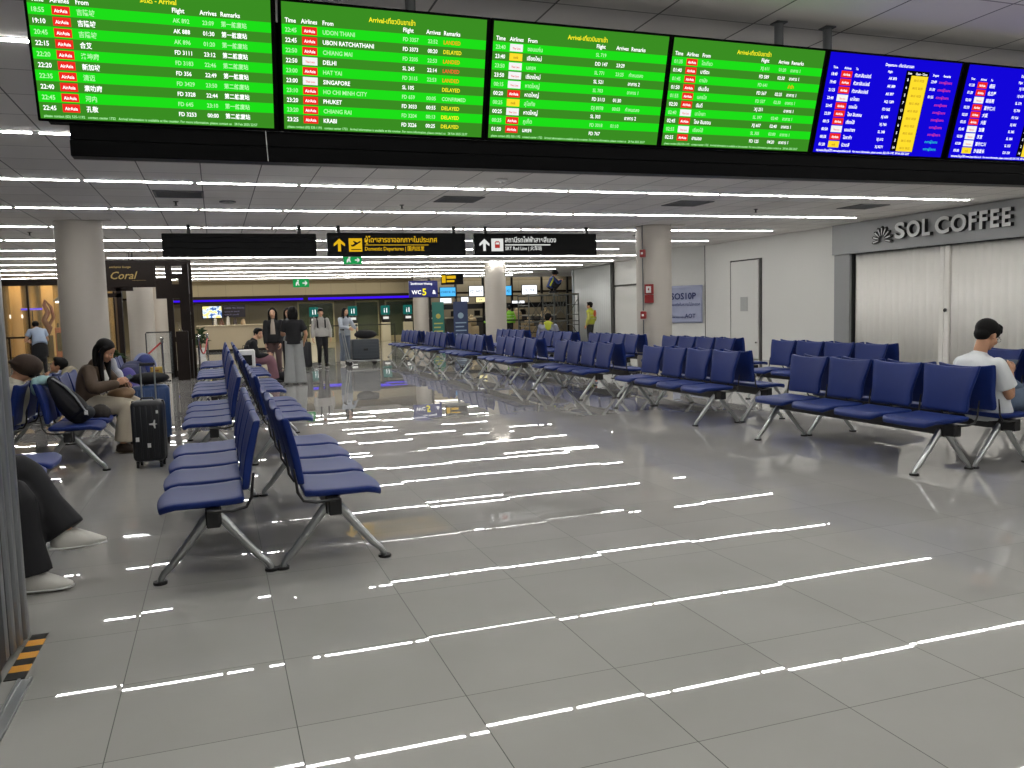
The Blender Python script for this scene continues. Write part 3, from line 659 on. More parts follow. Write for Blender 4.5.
# ================================================================== FAR HALL
M_BULK = panel_wall_material('bulkhead_panel', '857f6e', 1.25, .3, 0)
M_BWALL = panel_wall_material('far_beige_wall', '7d7762', 1.2, .2, 0)
struct('wall_back', mb(M_BWALL).box(-3.2, 10.4, 40.4, 40.5, 0, 2.45))
struct('trim_5', mb(M_BULK).box(-3.0, 24, 39.4, 39.5, 2.42, 2.97).mat(M_DKBROWN).box(-3, 24, 39.35, 40.4, 2.33, 2.42).mat(M_BACKCEIL).box(-3, 24, 39.55, 39.65, 2.97, 3.5))
led = empty('light_band', (4, 39.3, 2.2), 0, 'long purple glowing light band along the far wall', 'light band')
rl(mb(mat('purple_led', hexc('4518ff'), emit=.75)).box(-1.5, 5.15, 39.28, 39.32, 2.18, 2.27), 'tube', led); rl(mb(MATS['purple_led']).box(5.4, 10.8, 39.28, 39.32, 2.17, 2.28), 'tube', led)
rl(mb(M_DKBROWN).box(-1.6, 10.9, 39.32, 39.45, 2.08, 2.40), 'backing', led)
M_WARM = mat('warm_downlight', (1, .8, .5), emit=30)
for i, x in enumerate((-.3, 2.6, 6.0, 9.0, 12.5)):
    tag(mb(M_WARM).cyl((x, 37.6, 3.485), .16, .02, 16).obj('downlight'), 'round warm downlight above the far purple band', 'downlight', 'warm downlights over the far wall')
# area light: recessed wash of the far counters
def lamp(loc, size, power, col, rot=(0, 0, 0), sy=None):
    l = bpy.data.lights.new('lamp', 'AREA'); l.energy = power; l.size = size; l.color = col
    if sy: l.shape = 'RECTANGLE'; l.size_y = sy
    o = bpy.data.objects.new('fill_lamp', l); COL.objects.link(o); o.location = loc; o.rotation_euler = rot; return o
lamp((4, 38.0, 3.4), 12, 170, (1, .87, .62), sy=1.0)
lamp((-6.5, 36, 3.3), 5, 210, (1, .72, .36), sy=4)
lamp((15, 40, 3.3), 8, 200, (1, .93, .8), sy=3)
# reception counter, tv, menu board
ct = empty('reception_counter', (1.4, 33.7, 0), 0, 'long beige reception counter below the far tv', 'counter')
M_CTR = mat('counter_beige', 'b5a68a', .4, noise=.03)
rl(mb(M_CTR).box(.35, 3.9, 33.3, 34.1, .1, 1.05, .01), 'body', ct); rl(mb(mat('counter_top', 'c9bb9c', .3)).box(.25, 4.0, 33.2, 34.2, 1.05, 1.10, .01), 'worktop', ct); rl(mb(M_DKBROWN).box(.4, 3.85, 33.36, 34, 0, .1), 'plinth', ct)
lettering([('งานบริการ', .0, 0, .2, M_DKBROWN, 'L')], frame_mx((1.75, -.415, .82), (1, 0, 0), (0, 0, 1)), 'lettering', ct, .02)
for x, w_, h_, c, lab in ((1.0, .1, .28, 'c9c3b5', 'white bottle on the far counter'), (1.25, .14, .2, '5b3b2a', 'brown jar on the far counter'), (1.5, .09, .32, 'd8d2c4', 'tall pale dispenser on the far counter'), (1.78, .13, .24, '3c2f28', 'dark canister on the far counter'), (2.1, .16, .18, 'a88f6d', 'tan box on the far counter')):
    tag(mb(mat('c'+c, c, .4)).cyl((x, 33.6, 1.1+h_/2), w_/2+.03, h_, 16, r2=w_/2).cyl((x, 33.6, 1.1+h_+.02), w_/3, .05, 12).obj('container', None, True), lab, 'container')
tv = empty('wall_screen', (.9, 38.5, 1.4), 0, 'bright blue and yellow tv screen above the far counter', 'tv')
M_TVI = mat('tv_picture', (1, 1, 1), emit=1.2); k = NT(M_TVI); tc = k.n('ShaderNodeTexCoord'); nz = k.n('ShaderNodeTexNoise'); nz.inputs['Scale'].default_value = 4; k.l(tc.outputs['Object'], nz.inputs[0])
cr = k.n('ShaderNodeValToRGB'); cr.color_ramp.elements[0].color = (.05, .12, .35, 1); cr.color_ramp.elements[0].position = .42; cr.color_ramp.elements[1].color = (.9, .75, .25, 1); cr.color_ramp.elements[1].position = .56
e_ = cr.color_ramp.elements.new(.5); e_.color = (.7, .85, .95, 1); k.l(nz.outputs[0], cr.inputs[0]); k.l(cr.outputs[0], k.b.inputs['Emission Color'])
rl(mb(M_BEZEL).box(.43, 1.33, 38.5, 38.56, 1.38, 1.98, .01), 'casing', tv); rl(mb(M_TVI).box(.46, 1.30, 38.49, 38.5, 1.41, 1.95), 'screen', tv)
rl(mb(M_VENT).cyl((.88, 38.6, .9), .04, .96, 10).box(.6, 1.2, 38.4, 38.8, .4, .44), 'stand', tv)
mn = empty('menu_board', (1.8, 38.4, 1.5), 0, 'dark blue lettered menu board right of the far tv', 'menu board')
rl(mb(mat('menu_dark', '1c1a2c', .5)).box(1.36, 2.36, 38.4, 38.46, 1.42, 2.0), 'panel', mn)
rl(mb(M_VENT).cyl((1.86, 38.5, .75), .035, 1.5, 10), 'stand', mn); lettering([('COFFEE  TEA  SNACKS', .06, .38, .09, mat('menu_ink', '7a7aa8', .5), 'L'), ('espresso 60  latte 80', .06, .22, .08, MATS['menu_ink'], 'L'), ('mocha 90  cocoa 85', .06, .08, .08, MATS['menu_ink'], 'L')], frame_mx((-.44, -.005, -.06), (1, 0, 0), (0, 0, 1)), 'lettering', mn, .01)
# kiosks and glass bays at the far wall
M_TEAL = mat('teal_panel', hexc('2c8f84'), emit=.35); M_GLASS = mat('green_glass', '74806c', .08, alpha=.35); M_KW = mat('kiosk_white', 'd9d4bd', .4)
for i, (x, lab) in enumerate(((5.6, 'white self service kiosk with teal header behind the backpack girl'), (7.95, 'white self service kiosk behind the woman with the trolley'), (9.15, 'white self service kiosk with teal header in the open, right of the trolley'), (10.3, 'white self service kiosk beside the far column below the blue sign'))):
    if i == 1: x = 7.5
    k_ = empty('self_service_kiosk', (x, 39.0, 0), 0, lab, 'kiosk')
    mb(M_KW).box(-.22, .22, -.2, .2, 0, .95, .03, 2).obj('cabinet', k_); mb(M_BLACK).box(-.2, .2, -.2, .1, .95, 1.12, .02).obj('console', k_)
    mb(mat('kiosk_screen', hexc('e8e8e0'), emit=.8)).box(-.14, .14, -.21, -.2, 1.12, 1.24).obj('screen', k_); mb(M_BLACK).box(-.2, .2, -.16, .1, 1.1, 1.3, .02).obj('housing', k_)
    mb(M_TEAL).box(-.22, .22, -.14, .0, 1.33, 1.80, .02).obj('header', k_); mb(M_ALU).box(-.03, .03, -.05, .0, 1.28, 1.36).obj('neck', k_)
    lettering([('i1', 0, 0, .34, M_TW, 'C')], frame_mx((0, -.142, 1.44), (1, 0, 0), (0, 0, 1)), 'lettering', k_, .01)
M_BAYD = mat('bay_dark', '4a4e40', .5, noise=.2, scale=2)
for i, (a, b, lab) in enumerate(((5.0, 6.7, 1), (7.9, 9.0, 2), (9.45, 10.9, 3))):
    o = struct('window_%d' % (i+1), mb(M_GLASS).box(a, b, 40.2, 40.22, .25, 2.0)); rel
    g = mb(mat('bay_frame', 'b0a888', .4)).box(a-.06, a, 40.15, 40.3, 0, 2.1).box(b, b+.06, 40.15, 40.3, 0, 2.1).box(a, b, 40.15, 40.3, 2.0, 2.1).box(a, b, 40.15, 40.3, 0, .25)
    g.obj('window_frame', o)
    mb(M_BAYD).box(a, b, 40.3, 40.38, .2, 2.05).obj('backing', o)
# queue barriers
M_BELT = mat('belt_red', '9a1f22', .6)
def stanchion(x, y, label, h=.95):
    s_ = empty('rope_stanchion', (x, y, 0), 0, label, 'stanchion')
    mb(M_CHROME).cyl((0, 0, .012), .15, .024, 24).obj('base', s_, True); mb(M_CHROME).cyl((0, 0, h/2), .022, h, 12).obj('post', s_, True)
    mb(M_CHROME).ell((0, 0, h+.02), .045).cyl((0, 0, h-.06), .035, .05, 14).obj('finial', s_, True); return s_
stanchion(-.17, 17.2, 'chrome rope stanchion in front of the dark lounge portal'); stanchion(.60, 17.9, 'chrome rope stanchion right of the dark lounge portal'); stanchion(.78, 19.6, 'second chrome rope stanchion behind the one right of the portal')
def rope(a, b, sag, label):
    P = [Vector(a).lerp(Vector(b), t/10)-Vector((0, 0, sag*4*(t/10)*(1-t/10))) for t in range(11)]
    tag(mb(M_BELT).sweep(P, .02, 8).obj('barrier_rope', None, True), label, 'rope')
rope((-.19, 17.2, .88), (-.75, 16.4, .35), .0, 'red rope hanging from the stanchion before the portal'); rope((.60, 17.93, .88), (.78, 19.57, .88), .35, 'red rope slung between the two stanchions right of the portal')
for i, x in enumerate((4.9, 7.2, 9.0)):
    s_ = empty('belt_post', (x, 36.0, 0), 0, 'black belt barrier post before the far kiosks', 'belt post', 'belt posts before the kiosks'); mb(M_BLACK).cyl((0, 0, .01), .17, .02, 20).cyl((0, 0, .47), .03, .94, 12).obj('post', s_, True)
tag(mb(M_BLACK).box(4.9, 9.0, 35.99, 36.01, .86, .91).obj('barrier_belt'), 'black belt stretched between posts before the far kiosks', 'belt')
# lounge portal
po = empty('lounge_portal', (-.5, 18.5, 0), 0, 'dark brown wooden lounge portal with the Coral sign', 'portal')
g = mb(M_DKBROWN)
rl(mb(M_DKBROWN).box(-1.6, -.30, 18.45, 18.6, 2.18, 2.82, .01), 'sign_board', po)
M_GOLD = mat('gold_paint', 'a9925a', .35, .6)
lettering([('Coral', .70, .20, .25, M_GOLD, 'L'), ('exclusive lounge', .68, .46, .07, M_GOLD, 'L')], Matrix.Translation((-.5-.6, -.056, 2.18-.0)) @ frame_mx((0, 0, 0), (1, 0, 0), (0, 0, 1)) @ Matrix.Translation((-.36, 0, 0)), 'lettering', po, .01, shear=.35)
tag(po, None)
rl(mb(M_GOLD).box(-.80, -.50, 18.44, 18.445, 2.34, 2.345), 'underline', po)
# right block: lattice tower made of stiles and rails
def grid(m, xs, zs, y0, y1, skip, bar=.05):
    """boards filling cells of the grid (xs, zs) except those in skip"""
    for i in range(len(xs)-1):
        for j in range(len(zs)-1):
            if (i, j) in skip: continue
            m.box(xs[i], xs[i+1], y0, y1, zs[j], zs[j+1])
    return m
xs = [-.30, -.28, -.07, .07, .22, .30, .38, .52]; zs = [0, .15, .85, .97, 1.9, 2.14, 2.24, 2.38, 2.5, 2.68, 2.82]
skip = {(3, 1), (3, 3), (1, 8), (1, 7), (4, 8), (3, 8), (3, 6)} | {(0, j) for j in range(4)} | {(1, j) for j in range(4)}
rl(grid(mb(M_DKBROWN), xs, zs, 18.45, 18.6, skip), 'lattice_front', po)
rl(mb(M_DKBROWN).box(.40, .46, 17.6, 18.5, 0, .9).box(.40, .46, 17.6, 17.7, 0, 2.7).box(.40, .46, 17.6, 18.5, 1.5, 1.56).box(.40, .46, 17.6, 18.5, 2.0, 2.7).box(.40, .46, 18.0, 18.08, .9, 2.0), 'lattice_side', po)
rl(mb(M_DKBROWN).box(-1.17, -1.06, 18.45, 18.6, 0, 2.18).box(-1.6, -1.06, 18.45, 18.6, 1.95, 2.05).box(-1.6, -.8, 18.45, 18.6, 2.1, 2.18), 'post', po)
for x in (-.85, -.78): rl(mb(M_BLACK).cyl((x, 18.52, 2.91), .012, .18, 8), 'hanger', po)
ld = empty('downlight_post', (.22, 18.9, 0), 0, 'slim white lamp glowing inside the dark portal', 'lamp'); mb(mat('lamp_glow', (1, .9, .7), emit=8)).ell((0, 0, 1.98), .035).ell((0, 0, 2.12), .02).obj('bulb', ld, True); mb(M_ALU).cyl((0, 0, .98), .008, 1.96, 8).cyl((0, 0, .01), .1, .02, 16).obj('stem', ld)
# glass barrier frame in front of the portal
gb = empty('glass_barrier', (0, 19.0, 0), 0, 'low glass barrier with thin black frame before the portal', 'barrier')
rl(mb(M_BLACK).sweep([(-.57, 18.2, 0), (-.57, 18.2, 1.07), (-.55, 18.2, 1.1), (.0, 18.2, 1.1)], .014, 8).sweep([(-.57, 18.2, .12), (0, 18.2, .12)], .01, 8).sweep([(0, 18.2, 0), (0, 18.2, 1.1)], .014, 8), 'frame', gb, True)
rl(mb(mat('clear_glass', 'c9d2d2', .05, alpha=.15)).box(-.56, -.01, 18.195, 18.205, .12, 1.09), 'pane', gb)
hp = empty('host_stand', (.28, 17.3, 0), 0, 'dark host stand with a small folded sign beside the portal', 'host stand'); mb(M_DKBROWN).box(-.14, .12, -.15, .15, 0, 1.12, .01).obj('body', hp); mb(M_CHROME).sweep([(-.06, 0, 1.12), (-.1, 0, 1.35), (.0, 0, 1.12)], .006, 6).obj('sign_frame', hp)
def plant(x, y, h, n, label, seed, pot=.3):
    random.seed(seed); r = empty('potted_plant', (x, y, 0), 0, label, 'plant')
    mb(M_WHITE).cyl((0, 0, pot/2), .14, pot, 20, r2=.18).obj('pot', r, True); mb(M_DKBROWN).cyl((0, 0, pot+.15), .02, .5, 8).obj('stem', r)
    g = mb(mat('leaf_green', '27401f', .5, noise=.3, scale=6))
    for i in range(n):
        a = random.random()*2*PI; e = random.uniform(.1, 1.3); L = random.uniform(.25, .5)*h
        d = Vector((math.cos(a)*math.cos(e), math.sin(a)*math.cos(e), math.sin(e))); s_ = Vector((-math.sin(a), math.cos(a), 0))
        b = Vector((0, 0, pot+random.uniform(.1, .5)*h)); w_ = .035
        g.prism([(0, -.006), (L*.4, -w_), (L, 0), (L*.4, w_), (0, .006)], lambda u, v, q, b=b, d=d, s_=s_, L=L: b+d*u+s_*v+Vector((0, 0, -.6*u*u/L-q)), .002)
    g.obj('foliage', r)
plant(.45, 30.0, 1.2, 60, 'leafy green plant in a white pot by the far counter', 3)
plant(-1.3, 17.0, 1.0, 50, 'dark green plant behind the head of the woman in brown', 4, .25)
M_OSW = mat('panel_glow', hexc('fff4dd'), emit=1.6); M_LEDB = mat('violet_glow', hexc('5a48e0'), emit=1.0)
# golden shop on the far left
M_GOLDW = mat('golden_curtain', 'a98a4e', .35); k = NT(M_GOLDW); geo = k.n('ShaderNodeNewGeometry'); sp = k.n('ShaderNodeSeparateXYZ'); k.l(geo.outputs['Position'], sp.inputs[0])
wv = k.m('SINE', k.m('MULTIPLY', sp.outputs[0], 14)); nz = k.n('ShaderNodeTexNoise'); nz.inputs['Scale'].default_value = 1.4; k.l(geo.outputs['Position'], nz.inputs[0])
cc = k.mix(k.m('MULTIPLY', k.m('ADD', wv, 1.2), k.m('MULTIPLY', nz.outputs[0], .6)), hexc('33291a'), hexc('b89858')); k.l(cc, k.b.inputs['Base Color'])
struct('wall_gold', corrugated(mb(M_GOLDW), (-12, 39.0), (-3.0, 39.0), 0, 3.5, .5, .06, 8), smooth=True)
M_YFL = mat('warm_floor', 'a58d5c', .12)
struct('trim_6', mb(M_YFL).box(-13.9, -2.6, 30.0, 39.0, .0, .006))
struct('trim_7', mb(M_DKBROWN).box(-12, -2.4, 31.8, 32.0, 2.78, 3.0).box(-12, -2.4, 32.0, 39, 3.45, 3.5))
for i, x in enumerate((-6.9, -5.7)):
    tag(mb(mat('beige_pillar', 'c7a877', .5)).cyl((x, 37.0, 1.6), .22, 3.2, 24).obj('lit_pillar', None, True), 'warm lit round pillar in the golden shop, %s the red sculpture' % ('farther from' if i == 0 else 'next to'), 'pillar')
for i, (x, y) in enumerate(((-6.6, 34), (-5.6, 34.2), (-4.7, 33), (-7.4, 35), (-6.0, 36.3), (-5.1, 36.0), (-3.9, 34.5), (-8, 33.5), (-4.2, 36.8))):
    tag(mb(M_WARM).cyl((x, y, 3.44), .09, .02, 12).obj('downlight'), 'small warm downlight in the golden shop ceiling', 'downlight', 'downlights of the golden shop')
gx = struct('window_8', mb(mat('shop_glass', 'd8c9a0', .04, alpha=.12)).box(-9.5, -2.6, 31.9, 31.92, 0, 2.8))
for x in (-6.9, -5.5, -2.6): mb(M_DKBROWN).box(x-.03, x+.03, 31.86, 31.95, 0, 2.8).obj('window_frame', gx)
for x, z, w_, h_, m_, lab in ((-6.9, 1.62, .5, .16, M_OSW, 'white glowing panel low in the golden shop'), (-6.3, 1.95, .9, .08, M_LEDB, 'violet light strip inside the golden shop'), (-4.6, 1.5, .5, .18, M_OSW, 'white glowing panel behind the pendant lamp')):
    tag(mb(m_).box(x-w_/2, x+w_/2, 36.9, 36.95, z, z+h_, .01).mat(M_DKBROWN).box(x-.02, x+.02, 36.95, 37.0, 0, z+h_).obj('wall_lamp'), lab, 'lamp')
for x in (-8.2, -7.6, -4.9, -4.3): tag(mb(mat('gold_pole', 'a78a48', .25, .8)).cyl((x, 35.2, 1.72), .04, 3.44, 14).obj('gold_pole', None, True), 'slim golden floor to ceiling pole in the golden shop', 'pole', 'golden poles of the shop')
ra = empty('hand_rail', (-5.5, 27, 0), 0, 'dark hand rail on posts before the golden shop', 'railing')
rl(mb(M_DKBROWN).box(-6.8, -4.1, 26.97, 27.03, .92, .98, .01).box(-6.8, -4.1, 26.98, 27.02, .3, .33), 'top_rail', ra)
for x in (-6.2, -5.2, -4.2): rl(mb(M_DKBROWN).box(x-.025, x+.025, 26.97, 27.03, 0, .95), 'post', ra)
rs = empty('red_sculpture', (-5.25, 33.6, 0), 0, 'tall red twisted sculpture in the golden shop', 'sculpture')
M_SCR = mat('sculpture_red', '5e1013', .4)
mb(M_SCR).sweep([(.0, 0, .9), (.1, 0, 1.2), (-.06, 0, 1.5), (.1, 0, 1.8), (-.02, .05, 2.1), (.02, 0, 2.3)], [.10, .13, .11, .10, .08, .03], 12).sweep([(.05, 0, 1.2), (.28, 0, 1.6), (.22, 0, 2.0), (.05, 0, 2.25)], [.06, .07, .06, .02], 8).obj('figure', rs, True)
mb(M_DKBROWN).cyl((0, 0, .45), .22, .9, 20).obj('plinth', rs, True)
rc = empty('display_cabinet', (-4.35, 32.6, 0), 0, 'red display cabinet with dark goods beside the left column', 'cabinet')
mb(mat('cabinet_red', '9c4a38', .4)).box(-.45, .5, 0, .5, .05, 1.2, .02).obj('body', rc); mb(M_DKBROWN).box(-.4, .45, -.02, 0, .3, 1.0).obj('door', rc)
g = mb(M_DKBROWN); random.seed(5)
for i in range(7): g.cyl((-.36+i*.12, .2, 1.2+.09), .04, .16+.05*(i % 3), 10)
g.obj('goods', rc, True)
lp = empty('pendant_lamp', (-4.55, 33.5, 3.45), 0, 'black dome pendant lamp beside the left column', 'lamp')
mb(M_BLACK).cyl((0, 0, -.5), .012, 1.0, 8).obj('cord', lp); mb(M_BLACK).cyl((0, 0, -1.1), .4, .25, 24, r2=.12).obj('shade', lp, True); mb(mat('bulb_glow', (1, .92, .8), emit=7)).cyl((0, 0, -1.26), .3, .04, 20).obj('bulb', lp, True)
# sign number 5
s5 = empty('zone_sign', (7.9, 26.5, 1.9), 0, 'blue hanging zone sign with a yellow number 5', 'hanging sign')
M_SBL = mat('sign_blue', '15206e', .35); x0, x1 = 7.67, 8.73
rl(mb(M_SBL).box(x0, x1, 26.5, 26.62, 1.94, 2.54, .01), 'panel', s5)
for x in (x0+.15, x1-.15): rl(mb(M_BLACK).cyl((x, 26.56, 2.77), .012, .46, 8), 'rod', s5)
lettering([('5', .55, .08, .34, M_TY, 'C'), ('โถงพักคอย Waiting', .05, .46, .10, M_TW, 'L'), ('WC', .08, .12, .2, M_TW, 'L'), ('&', .85, .12, .2, M_TW, 'L')], Matrix.Translation(-Vector(s5.location)) @ frame_mx((x0, 26.49, 1.94), (1, 0, 0), (0, 0, 1)), 'lettering', s5, .02)
ys_ = empty('hanging_sign', (10.2, 30, 2.5), -.45, 'small black and yellow hanging sign right of the blue zone sign', 'hanging sign')
mb(M_SIGN).box(-.42, .5, 0, .12, 0, .44, .01).obj('panel', ys_); mb(M_BLACK).cyl((-.28, .06, .47), .012, .1, 8).obj('rod', ys_); mb(M_BLACK).cyl((.35, .06, .47), .012, .1, 8).obj('rod', ys_)
mb(M_SY).box(-.38, -.22, -.004, 0, .08, .38).box(-.18, .2, -.004, 0, .24, .36).box(-.18, .14, -.004, 0, .10, .18).obj('lettering', ys_)
# roll-up banners
def rollup(x, y, w_, h, col, label, mark):
    r = empty('rollup_banner', (x, y, 0), 0, label, 'banner stand'); m = mat('rollup_'+col, col, .5, noise=.12, scale=2)
    mb(m).box(-w_/2, w_/2, 0, .01, .06, h).obj('sheet', r); mb(M_ALU).box(-w_/2-.02, w_/2+.02, -.08, .08, 0, .07, .01).obj('base', r)
    mb(mark).cyl((0, -.004, h*.68), w_*.2, .006, 20, 'y').obj('emblem', r)
    g = mb(mark)
    for i in range(5): g.box(-w_*.38, w_*.38-(i % 2)*.1, -.004, 0, h*.5-.16*i, h*.5-.16*i+.05)
    g.obj('text_lines', r)
rollup(9.66, 30.2, .5, 1.80, '2f7468', 'green roll-up banner with a yellow emblem right of the far column', mat('mark_y', 'b9b25a', .5))
rollup(10.62, 30.2, .62, 1.80, '2c3a5e', 'dark blue roll-up banner with pale lines of text', mat('mark_b', '8fa6b8', .5))
# check-in area behind
struct('wall_checkin', mb(mat('checkin_wall', '77705f', .6)).box(10.4, 24, 42.0, 42.1, 0, 3.5))
M_OS = mat('overhead_screen', hexc('eef2f6'), emit=1.3); M_OSB = mat('overhead_blue', hexc('4aa6e0'), emit=1.2)
for x0, x1, z0, z1, m_, t, lab in ((11.29, 12.05, 2.14, 2.56, M_OSB, 'CHECK IN', 'sky blue overhead screen right of the blue zone sign'), (12.75, 13.46, 2.12, 2.60, M_OS, 'FD 3427', 'white overhead screen left of the middle far column'), (14.56, 14.92, 2.13, 2.58, M_OSB, 'XJ', 'narrow blue overhead screen right of the middle far column'), (15.5, 16.28, 2.12, 2.60, M_OS, 'SL 774', 'white overhead screen above the scaffold'),
                                   (11.27, 11.83, 1.81, 2.05, M_OS, 'A12', 'small white counter screen under the sky blue one'), (12.32, 12.69, 1.84, 2.08, M_OS, 'A13', 'small white counter screen above the beige wrapped pieces'), (13.08, 13.54, 1.82, 2.06, mat('screen_cream', hexc('efe2a8'), emit=1.1), 'A14', 'small cream counter screen left of the middle far column'), (14.95, 15.6, 1.72, 1.84, M_OS, '', 'thin white strip screen behind the scaffold')):
    o_ = empty('overhead_screen', ((x0+x1)/2, 36, z0), 0, lab, 'screen'); rl(mb(M_BEZEL).box(x0-.02, x1+.02, 36.0, 36.08, z0-.02, z1+.02), 'casing', o_); rl(mb(m_).box(x0, x1, 35.99, 36, z0, z1), 'display', o_)
    if t: lettering([(t, 0, (z1-z0)*.36, (z1-z0)*.36, mat('os_ink', hexc('335577'), emit=.5), 'C')], frame_mx((0, -.015, 0), (1, 0, 0), (0, 0, 1)), 'lettering', o_, .01)
fr2 = empty('screen_truss', (14, 36.1, 2.1), 0, 'dark truss carrying the overhead screens at the check-in desks', 'truss')
rl(mb(M_BLACK).box(10.8, 18, 36.1, 36.2, 2.07, 2.12).box(10.8, 18, 36.1, 36.2, 1.5, 1.75), 'rail', fr2)
for x in (10.8, 12.1, 13.5, 15.0, 16.6, 18): rl(mb(M_BLACK).box(x-.05, x+.05, 36.1, 36.2, 0, 3.45), 'post', fr2)
random.seed(11)
M_DESK = mat('desk_grey', '4c4a48', .5); M_WRAP = mat('beige_wrap', 'a89470', .6, noise=.15)
for i in range(6):
    x = 11.2+i*1.25
    d = empty('check_in_desk', (x, 37.5, 0), 0, 'grey check-in desk behind the belt rails, %s from the far column' % ordn[i], 'desk'); mb(M_DESK).box(-.5, .5, 0, .7, 0, 1.05, .02).obj('body', d); mb(M_KW).box(-.5, .5, -.05, .3, 1.05, 1.12, .01).obj('worktop', d)
    mb(M_BLACK).box(-.2, .1, .2, .25, 1.15, 1.42).obj('monitor', d)
for i, (x, y, h, lab) in enumerate(((11.6, 33.2, 1.35, 'beige wrapped upright piece left of the woman in the yellow vest'), (12.1, 33.6, 1.15, 'lower beige wrapped piece beside the woman in the vest'), (14.1, 33, 1.4, 'beige wrapped upright piece behind the seated man in the vest'), (15.55, 33, 1.4, 'beige wrapped upright piece behind the right part of the scaffold'), (14.9, 33.5, 1.0, 'low beige wrapped piece behind the scaffold'))):
    b_ = empty('wrapped_case', (x, y, 0), 0, lab, 'wrapped case'); mb(M_WRAP).box(-.3, .3, -.2, .2, 0, h*.62, .04, 2).obj('lower_wrap', b_, True); mb(M_WRAP).box(-.22, .22, -.18, .18, h*.62, h*.95, .1, 3).ell((0, 0, h*.97), (.1, .1, .12)).obj('upper_wrap', b_, True)
ral = empty('queue_rail', (13, 31.5, 0), 0, 'long dark queue rail before the check-in desks', 'railing')
rl(mb(M_BLACK).box(10.9, 16.4, 31.48, 31.52, .92, .97).box(10.9, 16.4, 31.48, 31.52, .35, .38), 'bar', ral)
for x in (10.9, 12.3, 13.7, 15.1, 16.4): rl(mb(M_BLACK).box(x-.025, x+.025, 31.47, 31.53, 0, .97), 'post', ral)
# scaffold
sf = empty('scaffold', (13.6, 27.5, 0), 0, 'grey steel scaffold tower with a worker on its deck', 'scaffold'); M_STEEL = mat('scaffold_steel', '5d5f5c', .4, .6)
X0, X1, Y0, Y1, ZT = 12.45, 14.55, 27.0, 28.2, 1.93
for x in (X0, X0+1.05, X1):
    for y in (Y0, Y1): rl(mb(M_STEEL).cyl((x, y, ZT/2+.03), .025, ZT+.06, 10), 'upright', sf)
for x in (X0, X0+1.05, X1):
    g = mb(M_STEEL)
    for z in (.35, .75, 1.15, 1.55): g.sweep([(x, Y0, z), (x, Y1, z)], .018, 8)
    rl(g, 'rung_set', sf)
for y in (Y0, Y1):
    g = mb(M_STEEL).sweep([(X0, y, ZT), (X1, y, ZT)], .022, 8).sweep([(X0, y, .9), (X1, y, .9)], .018, 8).sweep([(X0, y, .25), (X1, y, .25)], .018, 8)
    g.sweep([(X0, y, .3), (X0+1.05, y, 1.8)], .014, 8).sweep([(X0+1.05, y, .3), (X0, y, 1.8)], .014, 8).sweep([(X0+1.05, y, .3), (X1, y, 1.8)], .014, 8).sweep([(X1, y, .3), (X0+1.05, y, 1.8)], .014, 8)
    for i in range(9): g.sweep([(X0+1.1+i*.12, y, 1.25), (X0+1.1+i*.12, y, ZT)], .008, 6)
    rl(g, 'brace', sf)
rl(mb(mat('scaffold_plank', '6a6350', .7)).box(X0, X1, Y0+.05, Y1-.05, ZT+.02, ZT+.06), 'deck', sf)
# ================================================================== PEOPLE
def fuse(m, voxel, name, mt, parent=None, extra=None, keep=None, smooth_it=3):
    me = m.mesh('f')
    out = tmpmesh(me, [('REMESH', dict(mode='VOXEL', voxel_size=voxel)), ('SMOOTH', dict(factor=.5, iterations=smooth_it))])
    bpy.data.meshes.remove(me)
    out.materials.clear(); out.materials.append(mt)
    if extra:
        b = MB(); b.mats = [mt]; b.cur = 0; b.bm.from_mesh(out); bpy.data.meshes.remove(out)
        extra(b); out = bpy.data.meshes.new(name); bmesh.ops.recalc_face_normals(b.bm, faces=b.bm.faces[:]); b.bm.to_mesh(out); b.bm.free()
        for q in b.mats: out.materials.append(q)
    out.shade_smooth()
    return finish(name, out, parent)
def V(*a): return Vector(a)
def ik(a, b, l1, l2, pole):
    d = b-a; L = min(d.length, (l1+l2)*.995); n = d.normalized()
    x = (l1*l1-l2*l2+L*L)/(2*L); h = math.sqrt(max(0, l1*l1-x*x))
    p = pole-n*pole.dot(n); p.normalize()
    return a+n*x+p*h, a+n*L
def curve(P, k=4):
    """Catmull-Rom through points (tuples of Vector and radius and ratio)"""
    out = []
    for i in range(len(P)-1):
        p0 = P[max(i-1, 0)]; p1 = P[i]; p2 = P[i+1]; p3 = P[min(i+2, len(P)-1)]
        for s in range(k):
            t = s/k
            f = lambda a, b, c, d: .5*((2*b)+(c-a)*t+(2*a-5*b+4*c-d)*t*t+(-a+3*b-3*c+d)*t**3)
            out.append((f(p0[0], p1[0], p2[0], p3[0]), f(p0[1], p1[1], p2[1], p3[1]), f(p0[2], p1[2], p2[2], p3[2])))
    out.append(P[-1]); return out
def limb(m, P, side=None, n=14, k=4, caps=(1, 1)):
    Q = [(Vector(q[0]), q[1], q[2] if len(q) > 2 else 1.0) for q in P]
    C = curve(Q, k)
    m.sweep([c[0] for c in C], [c[1] for c in C], n, side, [c[2] for c in C])
    if caps[0]: m.ell(C[0][0], C[0][1]*.96*min(1, C[0][2]))
    if caps[1]: m.ell(C[-1][0], C[-1][1]*.96*min(1, C[-1][2]))
